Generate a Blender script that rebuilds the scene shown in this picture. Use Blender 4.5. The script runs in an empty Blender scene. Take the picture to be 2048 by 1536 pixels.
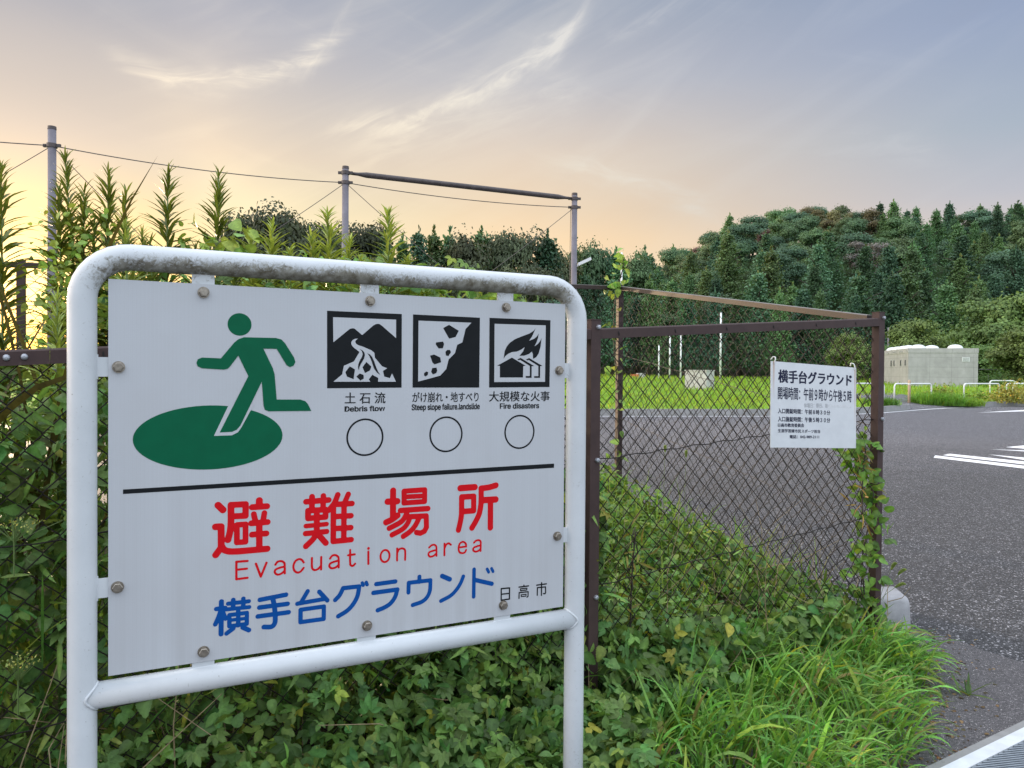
import bpy, math, random
import numpy as np
from mathutils import Matrix, Vector
from mathutils.geometry import tessellate_polygon

C = bpy.context.scene.collection
SC = bpy.context.scene
R = math.radians
rng = np.random.default_rng(11)
random.seed(5)

# ------------------------------------------------------------------ camera
F_PX, EYE = 1538.0, np.array([0.0, 0.0, 1.5])
PITCH, ROLL = R(0.7926), R(0.4294)
_F = np.array([0, math.cos(PITCH), -math.sin(PITCH)])
_U = np.array([0, math.sin(PITCH), math.cos(PITCH)])
_R = np.array([1.0, 0, 0])
CR = math.cos(ROLL) * _R + math.sin(ROLL) * _U
CU = -math.sin(ROLL) * _R + math.cos(ROLL) * _U
cam_d = bpy.data.cameras.new("camera")
cam_d.sensor_width = 36.0
cam_d.lens = F_PX / 2048 * 36.0
cam_d.clip_start, cam_d.clip_end = 0.05, 6000
cam = bpy.data.objects.new("camera", cam_d)
C.objects.link(cam)
cam.matrix_world = Matrix(((CR[0], CU[0], -_F[0], EYE[0]), (CR[1], CU[1], -_F[1], EYE[1]),
                           (CR[2], CU[2], -_F[2], EYE[2]), (0, 0, 0, 1)))
SC.camera = cam
SC.view_settings.view_transform = 'Standard'
SC.view_settings.look = 'None'
SC.view_settings.exposure = 0.35
SC.view_settings.gamma = 1.0
SC.cycles.max_bounces = 7
SC.cycles.transparent_max_bounces = 6


def ray(px, py):
    """direction through a point of the 2048 x 1536 photograph (used to survey where things stand)"""
    return _F + CR * (px - 1024) / F_PX + CU * (768 - py) / F_PX


def at(px, py, Y):
    d = ray(px, py)
    return EYE + d / d[1] * Y


def ground(px, py, z=0.0):
    d = ray(px, py)
    return EYE + d / d[2] * (z - EYE[2])


# ------------------------------------------------------------------ sun and sky
SUN_AZ, SUN_EL = R(-33.5), R(5.0)
SUN_DIR = np.array([math.sin(SUN_AZ) * math.cos(SUN_EL), math.cos(SUN_AZ) * math.cos(SUN_EL), math.sin(SUN_EL)])
sd = bpy.data.lights.new("sun", 'SUN')
sd.energy, sd.angle, sd.color = 2.6, R(1.5), (1.0, 0.74, 0.45)
sun = bpy.data.objects.new("sun", sd)
C.objects.link(sun)
sun.rotation_euler = Vector(SUN_DIR).to_track_quat('Z', 'Y').to_euler()
sun.location = (-20, 30, 20)

world = bpy.data.worlds.new("World")
SC.world = world
world.use_nodes = True
WN, WL = world.node_tree.nodes, world.node_tree.links
WN.clear()


def wn(t, **kw):
    n = WN.new(t)
    for k, v in kw.items():
        setattr(n, k, v)
    return n


def wset(sock, v):
    if isinstance(v, bpy.types.NodeSocket):
        WL.new(v, sock)
    else:
        sock.default_value = v


def wm(op, a, b=0.0, c=0.0, clamp=False):
    n = wn('ShaderNodeMath', operation=op, use_clamp=clamp)
    wset(n.inputs[0], a); wset(n.inputs[1], b); wset(n.inputs[2], c)
    return n.outputs[0]


def wrange(x, a, b, c=0.0, d=1.0, smooth=True):
    n = wn('ShaderNodeMapRange', interpolation_type='SMOOTHSTEP' if smooth else 'LINEAR')
    wset(n.inputs['Value'], x)
    for k, v in (('From Min', a), ('From Max', b), ('To Min', c), ('To Max', d)):
        n.inputs[k].default_value = v
    return n.outputs['Result']


def wmix(f, a, b, mode='MIX'):
    n = wn('ShaderNodeMix', data_type='RGBA', blend_type=mode)
    n.clamp_factor = True
    wset(n.inputs[0], f); wset(n.inputs[6], a); wset(n.inputs[7], b)
    return n.outputs[2]


def wramp(x, stops):
    n = wn('ShaderNodeValToRGB')
    el = n.color_ramp.elements
    el[0].position, el[0].color = stops[0][0], (*stops[0][1], 1)
    el[1].position, el[1].color = stops[-1][0], (*stops[-1][1], 1)
    for p, c in stops[1:-1]:
        e = el.new(p); e.color = (*c, 1)
    WL.new(x, n.inputs[0])
    return n.outputs[0]


tc = wn('ShaderNodeTexCoord')
nrm = wn('ShaderNodeVectorMath', operation='NORMALIZE'); WL.new(tc.outputs['Generated'], nrm.inputs[0])
DIR = nrm.outputs[0]
sep = wn('ShaderNodeSeparateXYZ'); WL.new(DIR, sep.inputs[0])
dx, dy, dz = sep.outputs
flat = wn('ShaderNodeCombineXYZ'); WL.new(dx, flat.inputs[0]); WL.new(dy, flat.inputs[1])
fl = wn('ShaderNodeVectorMath', operation='NORMALIZE'); WL.new(flat.outputs[0], fl.inputs[0])
dt = wn('ShaderNodeVectorMath', operation='DOT_PRODUCT'); WL.new(fl.outputs[0], dt.inputs[0])
dt.inputs[1].default_value = (math.sin(SUN_AZ), math.cos(SUN_AZ), 0)
S = dt.outputs['Value']
zc = wm('MAXIMUM', dz, 0.0)
ZEN = [(.62, (.85, .90, .98)), (.85, (1.45, 1.55, 1.72)), (1, (1.5, 1.6, 1.8))]  # overhead sky out of view, brightened to add light from above
rL = wramp(zc, [(0, (.42, .32, .16)), (.13, (.33, .31, .17)), (.203, (.33, .31, .215)), (.258, (.32, .265, .225)), (.32, (.275, .25, .255)), (.39, (.205, .21, .265)), (.45, (.185, .20, .265))] + ZEN)
rM = wramp(zc, [(0, (.66, .40, .22)), (.17, (.60, .385, .20)), (.207, (.53, .36, .215)), (.278, (.47, .36, .28)), (.35, (.33, .305, .32)), (.421, (.225, .235, .285)), (.45, (.20, .22, .28))] + ZEN)
rR = wramp(zc, [(0, (.55, .46, .44)), (.17, (.40, .345, .36)), (.20, (.33, .315, .365)), (.267, (.255, .285, .35)), (.369, (.20, .235, .345)), (.435, (.18, .22, .33))] + ZEN)
BACK = 1.0
rB = wramp(zc, [(0, (.74, .80, .93)), (.4, (.92, 1.02, 1.18)), (.8, (1.45, 1.55, 1.74)), (1, (1.5, 1.6, 1.8))])  # unseen sky behind the camera, brightened to add fill light
base = wmix(wrange(S, .36, .86), rR, rM)
base = wmix(wrange(S, .82, 1.0), base, rL)
base = wmix(wrange(S, .30, -.25), base, rB)

# angles on the sky, for the cirrus
AZ = wm('ARCTAN2', dx, dy)
EL = wm('ARCSINE', dz)


def pxang(x, y):
    d = ray(x, y)
    return math.atan2(d[0], d[1]), math.atan2(d[2], math.hypot(d[0], d[1]))


def skynoise(theta, su, sv, detail=5.0, dist=0.6, seed=0.0, rough=.55):
    c, s = math.cos(theta), math.sin(theta)
    u = wm('ADD', wm('MULTIPLY', AZ, c * su), wm('MULTIPLY', EL, s * su))
    v = wm('ADD', wm('MULTIPLY', AZ, -s * sv), wm('MULTIPLY', EL, c * sv))
    cb = wn('ShaderNodeCombineXYZ'); WL.new(u, cb.inputs[0]); WL.new(v, cb.inputs[1]); cb.inputs[2].default_value = seed
    n = wn('ShaderNodeTexNoise'); WL.new(cb.outputs[0], n.inputs['Vector'])
    n.inputs['Scale'].default_value = 1.0; n.inputs['Detail'].default_value = detail
    n.inputs['Roughness'].default_value = rough; n.inputs['Distortion'].default_value = dist
    return n.outputs['Fac']


WARP = wm('SUBTRACT', skynoise(.2, 7, 9, 4, .5, 3.0), .5)


def wisp(pts, sigma, amp, theta, seed, soft=.05):
    """a feathery streak of cirrus along a curve fitted through pts on the sky"""
    A = np.array([pxang(*p) for p in pts])
    c2, c1, c0 = np.polyfit(A[:, 0], A[:, 1], 2)
    e0 = wm('ADD', wm('MULTIPLY', wm('MULTIPLY', AZ, AZ), c2), wm('ADD', wm('MULTIPLY', AZ, c1), c0))
    d = wm('SUBTRACT', wm('ADD', EL, wm('MULTIPLY', WARP, .035)), e0)
    g = wm('POWER', 2.718, wm('MULTIPLY', wm('MULTIPLY', d, d), -1 / (sigma * sigma)))
    lo, hi = A[:, 0].min(), A[:, 0].max()
    w = wm('MULTIPLY', wrange(AZ, lo - soft, lo + soft), wrange(AZ, hi + soft * .6, hi - soft * .6))
    n = wrange(skynoise(theta, 14, 60, 6, .8, seed, .6), .34, .74)
    return wm('MULTIPLY', wm('MULTIPLY', g, w), wm('MULTIPLY', wm('ADD', n, .22), amp))


streak = wrange(skynoise(.42, 2.2, 13, 6, 1.3, 1.7), .42, .80)
streak2 = wrange(skynoise(-.30, 3.0, 17, 6, 1.0, 6.3), .50, .85)
veil = wm('ADD', wm('MULTIPLY', streak, .42), wm('MULTIPLY', streak2, .26))
veil = wm('MULTIPLY', veil, wrange(S, .25, .75, .22, .55))
for a in ([(1150, 60), (1090, 115), (930, 195), (800, 240), (690, 265)], .016, .75, .45, 2.0), \
         ([(1160, 40), (1130, 85), (1080, 125)], .010, .60, .8, 8.0), \
         ([(250, 122), (380, 155), (480, 165), (580, 140), (680, 80)], .013, .80, .1, 4.0), \
         ([(600, 150), (660, 85), (695, 15)], .012, .40, 1.0, 5.5), \
         ([(1110, 322), (1220, 342), (1310, 375), (1420, 420)], .016, .55, -.25, 7.0), \
         ([(1620, 300), (1700, 285), (1810, 290), (1890, 320)], .018, .30, .0, 9.0), \
         ([(1220, 80), (1300, 45), (1380, 5)], .010, .28, .5, 10.0), \
         ([(700, 300), (850, 270), (1000, 240), (1160, 180)], .03, .28, .3, 12.0):
    veil = wm('ADD', veil, wisp(*a))
veil = wm('MULTIPLY', veil, wrange(dz, .03, .14))
cloudc = wmix(wrange(S, .5, .98), (.42, .40, .41, 1), (.62, .50, .34, 1))
cloudc = wmix(wrange(dz, .20, .40), cloudc, wmix(wrange(S, .5, .98), (.42, .43, .48, 1), (.60, .54, .46, 1)))
base = wmix(wm('MINIMUM', veil, .92), base, cloudc)
dark = wrange(skynoise(.35, 3.0, 11, 4, 1.2, 21.0), .52, .80)
base = wmix(wm('MULTIPLY', wm('MULTIPLY', dark, .10), wrange(dz, .12, .3)), base, (.20, .20, .24, 1))
# glow of the low sun
dd = wn('ShaderNodeVectorMath', operation='DOT_PRODUCT'); WL.new(DIR, dd.inputs[0]); dd.inputs[1].default_value = tuple(SUN_DIR)
D = wm('MAXIMUM', dd.outputs['Value'], 0.0)
base = wmix(wrange(D, .960, .994, 0.0, .95), base, wmix(wrange(dz, .13, .27), (.0, .03, .0, 1), (0.0, .07, .19, 1)))
base = wmix(wm('MULTIPLY', wrange(S, .975, 1.0, 0.0, .40), wrange(dz, .08, .2)), base, wmix(wrange(dz, .13, .27), (.0, .03, .0, 1), (.01, .07, .17, 1)))
glow = wm('MULTIPLY', wm('POWER', D, 900.0), .9)
base = wmix(1.0, base, wmix(1.0, (1.0, .72, .32, 1), glow, 'MULTIPLY'), 'ADD')
# warm glow added to the unseen sky at left, brightens left-facing sides
LOBE_AZ = R(-88)
ld_ = wn('ShaderNodeVectorMath', operation='DOT_PRODUCT'); WL.new(fl.outputs[0], ld_.inputs[0])
ld_.inputs[1].default_value = (math.sin(LOBE_AZ), math.cos(LOBE_AZ), 0)
lobe = wm('MULTIPLY', wrange(ld_.outputs['Value'], .66, .97), wrange(dz, .95, .30))
base = wmix(1.0, base, wmix(1.0, (1.0, .82, .68, 1), wm('MULTIPLY', lobe, 3.2), 'MULTIPLY'), 'ADD')
below = wmix(wrange(dz, -.02, 0.0), (.10, .11, .09, 1), base)
bg = wn('ShaderNodeBackground'); WL.new(below, bg.inputs[0]); bg.inputs[1].default_value = 1.0
sky = wn('ShaderNodeTexSky', sky_type='NISHITA')
sky.sun_disc = False
sky.sun_elevation = SUN_EL
sky.sun_rotation = SUN_AZ
bg2 = wn('ShaderNodeBackground'); WL.new(sky.outputs[0], bg2.inputs[0]); bg2.inputs[1].default_value = 0.05
addw = wn('ShaderNodeAddShader'); WL.new(bg.outputs[0], addw.inputs[0]); WL.new(bg2.outputs[0], addw.inputs[1])
wo = wn('ShaderNodeOutputWorld'); WL.new(addw.outputs[0], wo.inputs[0])


# ------------------------------------------------------------------ materials
def newmat(name):
    m = bpy.data.materials.new(name)
    m.use_nodes = True
    nt = m.node_tree
    b = nt.nodes['Principled BSDF']
    return m, nt, b


def nd(nt, t, ins=None, **kw):
    n = nt.nodes.new(t)
    for k, v in kw.items():
        setattr(n, k, v)
    for k, v in (ins or {}).items():
        if isinstance(v, bpy.types.NodeSocket):
            nt.links.new(v, n.inputs[k])
        else:
            n.inputs[k].default_value = v
    return n


def mixc(nt, f, a, b, mode='MIX'):
    n = nd(nt, 'ShaderNodeMix', data_type='RGBA', blend_type=mode)
    for i, v in ((0, f), (6, a), (7, b)):
        if isinstance(v, bpy.types.NodeSocket):
            nt.links.new(v, n.inputs[i])
        elif isinstance(v, tuple):
            n.inputs[i].default_value = (*v[:3], 1)
        else:
            n.inputs[i].default_value = v
    return n.outputs[2]


def mrange(nt, x, a, b, c=0.0, d=1.0):
    return nd(nt, 'ShaderNodeMapRange', {'Value': x, 'From Min': a, 'From Max': b, 'To Min': c, 'To Max': d}).outputs[0]


def noise(nt, scale, detail=4.0, rough=.55, vec=None, dist=0.0, coord='Object'):
    if vec is None:
        vec = nd(nt, 'ShaderNodeTexCoord').outputs[coord]
    return nd(nt, 'ShaderNodeTexNoise', {'Vector': vec, 'Scale': scale, 'Detail': detail, 'Roughness': rough, 'Distortion': dist}).outputs['Fac']


def bump(nt, b, h, strength=.3, dist=.01):
    n = nd(nt, 'ShaderNodeBump', {'Height': h, 'Strength': strength, 'Distance': dist})
    nt.links.new(n.outputs[0], b.inputs['Normal'])


def plain(name, col, rough=.5, var=.15, scale=20, metal=0.0, bmp=0.0, spec=.5):
    m, nt, b = newmat(name)
    f = mrange(nt, noise(nt, scale), .3, .7)
    c = mixc(nt, f, tuple(x * (1 - var) for x in col), tuple(min(1, x * (1 + var)) for x in col))
    nt.links.new(c, b.inputs['Base Color'])
    b.inputs['Roughness'].default_value = rough
    b.inputs['Metallic'].default_value = metal
    b.inputs['Specular IOR Level'].default_value = spec
    if bmp:
        bump(nt, b, noise(nt, scale * 4), bmp, .004)
    return m


def leafmat(name, trans=.35, rough=.5, objvar=.0):
    m, nt, b = newmat(name)
    a = nd(nt, 'ShaderNodeAttribute', attribute_name='col').outputs['Color']
    if objvar:
        oi = nd(nt, 'ShaderNodeObjectInfo').outputs['Random']
        hs = nd(nt, 'ShaderNodeHueSaturation', {'Color': a, 'Hue': mrange(nt, oi, 0, 1, .5 - .02 * objvar, .5 + .014 * objvar),
                                               'Value': mrange(nt, oi, 0, 1, 1 - .35 * objvar, 1 + .35 * objvar), 'Saturation': 1.0})
        a = hs.outputs[0]
    if not objvar:
        mott = mrange(nt, noise(nt, 55, 4, .65), .3, .7, .72, 1.28)
        a = mixc(nt, 1.0, a, nd(nt, 'ShaderNodeCombineColor', {0: mott, 1: mott, 2: mott}).outputs[0], 'MULTIPLY')
    nt.links.new(a, b.inputs['Base Color'])
    b.inputs['Roughness'].default_value = rough
    b.inputs['Specular IOR Level'].default_value = .3
    tr = nd(nt, 'ShaderNodeBsdfTranslucent')
    tcol = mixc(nt, 1.0, a, (1.25, 1.15, .55), 'MULTIPLY')
    nt.links.new(tcol, tr.inputs[0])
    mx = nd(nt, 'ShaderNodeMixShader', {0: trans, 1: b.outputs[0], 2: tr.outputs[0]})
    nt.links.new(mx.outputs[0], nt.nodes['Material Output'].inputs[0])
    return m


def m_pipe():
    m, nt, b = newmat('white_painted_steel')
    tco = nd(nt, 'ShaderNodeTexCoord').outputs['Object']
    geo = nd(nt, 'ShaderNodeNewGeometry')
    nz = nd(nt, 'ShaderNodeSeparateXYZ', {0: geo.outputs['Normal']}).outputs[2]
    big = noise(nt, 9, 5, .6, tco)
    fine = noise(nt, 75, 8, .78, tco, 1.4)
    pz = nd(nt, 'ShaderNodeSeparateXYZ', {0: geo.outputs['Position']}).outputs[2]
    # lichen grows on the underside and lower flank of the top rail, thinly elsewhere
    top = mrange(nt, pz, 1.66, 1.74)
    side = mrange(nt, nz, .80, -.75)
    amt = nd(nt, 'ShaderNodeMath', {0: side, 1: mrange(nt, top, 0, 1, .30, 1.0)}, operation='MULTIPLY').outputs[0]
    thr = nd(nt, 'ShaderNodeMath', {0: amt, 1: mrange(nt, big, .3, .7, .30, .62)}, operation='MULTIPLY').outputs[0]
    cov = nd(nt, 'ShaderNodeMath', {0: thr, 1: nd(nt, 'ShaderNodeMath', {0: fine, 1: .30}, operation='SUBTRACT').outputs[0]}, operation='SUBTRACT').outputs[0]
    mask = mrange(nt, cov, -.02, .16)
    speck = mrange(nt, noise(nt, 160, 2, .5, tco), .70, .76)
    paint = mixc(nt, mrange(nt, big, .3, .7), (.60, .635, .66), (.54, .575, .60))
    dirt = mixc(nt, mrange(nt, noise(nt, 45, 4, .6, tco), .35, .65), (.13, .115, .08), (.34, .335, .29))
    c = mixc(nt, mask, paint, dirt)
    c = mixc(nt, nd(nt, 'ShaderNodeMath', {0: speck, 1: .55}, operation='MULTIPLY').outputs[0], c, (.22, .21, .19))
    nt.links.new(c, b.inputs['Base Color'])
    nt.links.new(mrange(nt, mask, 0, 1, .32, .85), b.inputs['Roughness'])
    bump(nt, b, mixc(nt, mask, (.5, .5, .5), fine), .25, .002)
    return m


def m_sheet():
    m, nt, b = newmat('reflective_sheet')
    tco = nd(nt, 'ShaderNodeTexCoord').outputs['Object']
    v = nd(nt, 'ShaderNodeTexVoronoi', {'Vector': tco, 'Scale': 260.0, 'Randomness': .15}, feature='DISTANCE_TO_EDGE')
    cell = mrange(nt, v.outputs['Distance'], 0.0, .18)
    mp = nd(nt, 'ShaderNodeMapping', {'Vector': tco, 'Scale': (26, 26, .5)})
    st = mrange(nt, noise(nt, 1.0, 3, .6, mp.outputs[0]), .35, .68)
    c = mixc(nt, cell, (.48, .50, .525), (.50, .525, .555))
    c = mixc(nt, nd(nt, 'ShaderNodeMath', {0: mrange(nt, st, 0, 1, 0, .55), 1: mrange(nt, nd(nt, 'ShaderNodeSeparateXYZ', {0: tco}).outputs[2], 1.45, .85, .15, 1.0)}, operation='MULTIPLY').outputs[0], c, (.41, .42, .435))
    c = mixc(nt, mrange(nt, noise(nt, 4, 4, .6, tco), .45, .75, 0, .3), c, (.43, .43, .44))
    nt.links.new(c, b.inputs['Base Color'])
    b.inputs['Roughness'].default_value = .42
    bump(nt, b, cell, .04, .0006)
    return m


def m_asphalt(name, a, c2, light, scale, bmp, fleck, far=False):
    m, nt, b = newmat(name)
    tco = nd(nt, 'ShaderNodeTexCoord').outputs['Object']
    v = nd(nt, 'ShaderNodeTexVoronoi', {'Vector': tco, 'Scale': scale})
    v2 = nd(nt, 'ShaderNodeTexVoronoi', {'Vector': tco, 'Scale': scale}, feature='DISTANCE_TO_EDGE')
    val = nd(nt, 'ShaderNodeSeparateColor', {0: v.outputs['Color']}).outputs
    stone = mixc(nt, mrange(nt, val[0], .1, .95), a, c2)
    stone = mixc(nt, mrange(nt, val[1], fleck, fleck + .05), stone, light)
    v3 = nd(nt, 'ShaderNodeTexVoronoi', {'Vector': tco, 'Scale': scale * .42})
    sv = nd(nt, 'ShaderNodeSeparateColor', {0: v3.outputs['Color']}).outputs
    k3 = nd(nt, 'ShaderNodeCombineColor', {0: mrange(nt, sv[0], 0, 1, .55, 1.5), 1: mrange(nt, sv[0], 0, 1, .55, 1.5), 2: mrange(nt, sv[0], 0, 1, .57, 1.5)}).outputs[0]
    stone = mixc(nt, .8, stone, mixc(nt, 1.0, stone, k3, 'MULTIPLY'))
    gap = mrange(nt, v2.outputs['Distance'], .02, .20)
    c = mixc(nt, gap, tuple(x * .25 for x in a), stone)
    big = noise(nt, .8, 5, .6, tco)
    c = mixc(nt, mrange(nt, big, .35, .7, 0, .45), c, mixc(nt, 1.0, c, (.72, .69, .70), 'MULTIPLY'))
    blot = mrange(nt, noise(nt, 3.5, 5, .65, tco), .52, .72, 0, .35)
    c = mixc(nt, blot, c, mixc(nt, 1.0, c, (1.25, 1.22, 1.2), 'MULTIPLY'))
    if far:      # sky sheen at grazing view, painted into the farther lanes as paler colour
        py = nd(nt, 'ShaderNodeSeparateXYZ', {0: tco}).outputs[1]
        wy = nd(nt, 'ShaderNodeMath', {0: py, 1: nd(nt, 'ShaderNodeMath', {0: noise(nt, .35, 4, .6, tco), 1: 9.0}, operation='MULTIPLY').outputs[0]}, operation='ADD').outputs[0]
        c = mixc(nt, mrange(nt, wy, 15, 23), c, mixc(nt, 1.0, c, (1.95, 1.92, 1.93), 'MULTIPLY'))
    nt.links.new(c, b.inputs['Base Color'])
    b.inputs['Roughness'].default_value = .66
    b.inputs['Specular IOR Level'].default_value = .5
    h = nd(nt, 'ShaderNodeMath', {0: gap, 1: mrange(nt, val[2], 0, 1, .4, 1.0)}, operation='MULTIPLY').outputs[0]
    bump(nt, b, h, bmp, .006)
    return m


def m_concrete(name, col, stain=.5, scale=1.0, joints=False):
    m, nt, b = newmat(name)
    tco = nd(nt, 'ShaderNodeTexCoord').outputs['Object']
    c = mixc(nt, mrange(nt, noise(nt, 3 * scale, 6, .65, tco), .3, .7), tuple(x * .8 for x in col), tuple(min(1, x * 1.12) for x in col))
    mp = nd(nt, 'ShaderNodeMapping', {'Vector': tco, 'Scale': (6 * scale, 6 * scale, .7 * scale)})
    c = mixc(nt, mrange(nt, noise(nt, 1, 4, .6, mp.outputs[0]), .52, .75, 0, stain), c, tuple(x * .45 for x in col))
    pits = mrange(nt, noise(nt, 60 * scale, 2, .5, tco), .66, .72, 0, .5)
    c = mixc(nt, pits, c, tuple(x * .4 for x in col))
    if joints:      # formwork joints and tie holes of cast concrete
        mp2 = nd(nt, 'ShaderNodeMapping', {'Vector': tco, 'Rotation': (0, 0, .2075)})
        sx_ = nd(nt, 'ShaderNodeSeparateXYZ', {0: mp2.outputs[0]}).outputs
        uu = nd(nt, 'ShaderNodeMath', {0: sx_[0], 1: sx_[1]}, operation='ADD').outputs[0]
        vv = nd(nt, 'ShaderNodeCombineXYZ', {0: uu, 1: sx_[2]}).outputs[0]
        br = nd(nt, 'ShaderNodeTexBrick', {'Vector': vv, 'Scale': 1.0, 'Mortar Size': .012, 'Brick Width': 1.8, 'Row Height': .9, 'Color1': (1, 1, 1, 1), 'Color2': (.93, .93, .94, 1), 'Mortar': (.62, .62, .62, 1)}, offset=0.0)
        c = mixc(nt, 1.0, c, br.outputs['Color'], 'MULTIPLY')
    nt.links.new(c, b.inputs['Base Color'])
    b.inputs['Roughness'].default_value = .85
    bump(nt, b, noise(nt, 40 * scale, 5, .6, tco), .25, .01)
    return m


def m_brown():
    m, nt, b = newmat('brown_coated_steel')
    tco = nd(nt, 'ShaderNodeTexCoord').outputs['Object']
    c = mixc(nt, mrange(nt, noise(nt, 14, 5, .6, tco), .3, .7), (.046, .028, .027), (.064, .039, .037))
    c = mixc(nt, mrange(nt, noise(nt, 60, 4, .7, tco), .62, .72, 0, .6), c, (.11, .075, .065))
    nt.links.new(c, b.inputs['Base Color'])
    b.inputs['Roughness'].default_value = .6
    b.inputs['Specular IOR Level'].default_value = .3
    bump(nt, b, noise(nt, 90, 3, .6, tco), .08, .002)
    return m


def m_wood(name, a, c2):
    m, nt, b = newmat(name)
    tco = nd(nt, 'ShaderNodeTexCoord').outputs['Object']
    mp = nd(nt, 'ShaderNodeMapping', {'Vector': tco, 'Scale': (30, 30, 2)})
    nt.links.new(mixc(nt, noise(nt, 1, 4, .6, mp.outputs[0]), a, c2), b.inputs['Base Color'])
    b.inputs['Roughness'].default_value = .7
    return m


def m_soil(name, a, c2, c3, s=6.0):
    m, nt, b = newmat(name)
    tco = nd(nt, 'ShaderNodeTexCoord').outputs['Object']
    c = mixc(nt, mrange(nt, noise(nt, s, 6, .65, tco), .3, .7), a, c2)
    c = mixc(nt, mrange(nt, noise(nt, s * .13, 5, .6, tco), .4, .65), c, c3)
    nt.links.new(c, b.inputs['Base Color'])
    b.inputs['Roughness'].default_value = .95
    b.inputs['Specular IOR Level'].default_value = .1
    bump(nt, b, noise(nt, s * 3, 5, .7, tco), .5, .03)
    return m


def m_rail_rust():
    m, nt, b = newmat('rusty_brown_steel')
    tco = nd(nt, 'ShaderNodeTexCoord').outputs['Object']
    geo = nd(nt, 'ShaderNodeNewGeometry')
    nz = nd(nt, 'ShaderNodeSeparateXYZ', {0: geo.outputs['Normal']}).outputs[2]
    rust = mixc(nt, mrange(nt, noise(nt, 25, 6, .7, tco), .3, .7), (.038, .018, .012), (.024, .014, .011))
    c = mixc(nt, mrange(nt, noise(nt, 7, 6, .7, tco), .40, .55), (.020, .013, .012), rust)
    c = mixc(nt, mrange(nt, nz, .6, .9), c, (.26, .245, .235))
    nt.links.new(c, b.inputs['Base Color'])
    b.inputs['Roughness'].default_value = .6
    return m


def m_board():
    """small notice board: white with rust runs under its two upper ties"""
    m, nt, b = newmat('white_notice_board')
    tco = nd(nt, 'ShaderNodeTexCoord').outputs['UV']
    s = nd(nt, 'ShaderNodeSeparateXYZ', {0: tco})
    u, v = s.outputs[0], s.outputs[1]

    def M(op, a, bb):
        return nd(nt, 'ShaderNodeMath', {0: a, 1: bb}, operation=op).outputs[0]
    mp = nd(nt, 'ShaderNodeMapping', {'Vector': tco, 'Scale': (26, 3, 1)})
    wob = M('MULTIPLY', M('SUBTRACT', noise(nt, 1, 3, .6, mp.outputs[0]),   .5), .012)
    runs = None
    for u0, ln, w in ((.028, .45, .016), (.984, .80, .013)):
        d = M('ABSOLUTE', M('SUBTRACT', M('ADD', u, wob), u0), 0)
        g = M('MULTIPLY', mrange(nt, d, w, 0), mrange(nt, v, ln, .03))
        runs = g if runs is None else M('MAXIMUM', runs, g)
    c = mixc(nt, mrange(nt, noise(nt, 7, 5, .6, tco), .35, .7), (.70, .72, .745), (.64, .66, .685))
    c = mixc(nt, M('MULTIPLY', runs, .75), c, (.42, .18, .06))
    nt.links.new(c, b.inputs['Base Color'])
    b.inputs['Roughness'].default_value = .3
    return m


M = dict(
    pipe=m_pipe(), sheet=m_sheet(), brown=m_brown(), rust=m_rail_rust(), board=m_board(),
    green=plain('green_film', (.000, .105, .047), .5, .06, 30, spec=.15),
    black=plain('black_film', (.008, .010, .012), .5, .1, 30, spec=.15),
    red=plain('red_film', (.60, .004, .010), .5, .06, 30, spec=.15),
    blue=plain('blue_film', (.001, .068, .29), .5, .06, 30, spec=.15),
    ink=plain('navy_ink', (.010, .014, .045), .5, .1, 40, spec=.2),
    faded=plain('faded_ink', (.42, .43, .45), .5, .1, 90),
    bolt=plain('bolt_steel', (.30, .27, .23), .38, .25, 120, .8),
    dbolt=plain('fence_bolt', (.38, .40, .44), .45, .15, 80, .6),
    wire=plain('coated_wire', (.015, .011, .010), .55, .3, 60, spec=.25),
    pwire=plain('pale_wire', (.10, .085, .075), .5, .3, 30),
    gpole=plain('galvanised_pole', (.17, .16, .185), .65, .2, 3, .0, spec=.3),
    dpipe=plain('dark_pipe', (.075, .060, .058), .55, .25, 6),
    white=plain('white_steel', (.74, .76, .77), .4, .06, 8),
    lineP=plain('road_paint', (.72, .73, .75), .7, .12, 9, bmp=.3),
    lot=m_asphalt('coarse_asphalt', (.030, .030, .034), (.145, .143, .153), (.46, .45, .47), 88, 1.0, .86, True),
    pave=m_asphalt('smooth_asphalt', (.10, .092, .096), (.172, .160, .165), (.56, .53, .52), 240, .5, .92),
    conc=m_concrete('pale_concrete', (.52, .505, .485), .3),
    kerb=m_concrete('kerb_concrete', (.27, .27, .265), .6),
    wall=m_concrete('building_concrete', (.425, .415, .42), .22, .35, True),
    block=m_concrete('block_concrete', (.36, .36, .375), .3, 4.0),
    vent=plain('grey_louvre', (.33, .34, .36), .5),
    dome=plain('skylight_dome', (.74, .78, .78), .25),
    dark=plain('dark_gap', (.02, .02, .02), .9),
    orange=plain('orange_sheet', (.55, .16, .05), .7),
    wood=m_wood('pale_wood', (.42, .30, .20), (.56, .42, .30)),
    bark=m_wood('bark', (.030, .024, .018), (.060, .048, .036)),
    stem=plain('green_stem', (.10, .16, .04), .6, .25, 30),
    straw=plain('dry_straw', (.30, .23, .13), .8, .3, 30),
    grate=plain('galvanised_grate', (.34, .38, .42), .4, .15, 20, .5),
    gedge=plain('pale_steel_edge', (.60, .63, .66), .5, .1, 15),
    soil=m_soil('bank_soil', (.035, .028  , .010), (.075, .058, .036), (.03, .045, .016)),
    field=m_soil('field_ground', (.15, .26, .04), (.22, .33, .05), (.13, .28, .03), 2.0),
    hill=m_soil('hill_ground', (.02, .035  , .010), (.035, .055, .025), (.02, .04  , .010), .6),
    leaf=leafmat('leaf', .34, .45), tleaf=leafmat('tree_leaf', .22, .6, 1.0), grass=leafmat('grass_blade', .40, .5),
    head=leafmat('seed_head', .45, .8),
)


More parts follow.
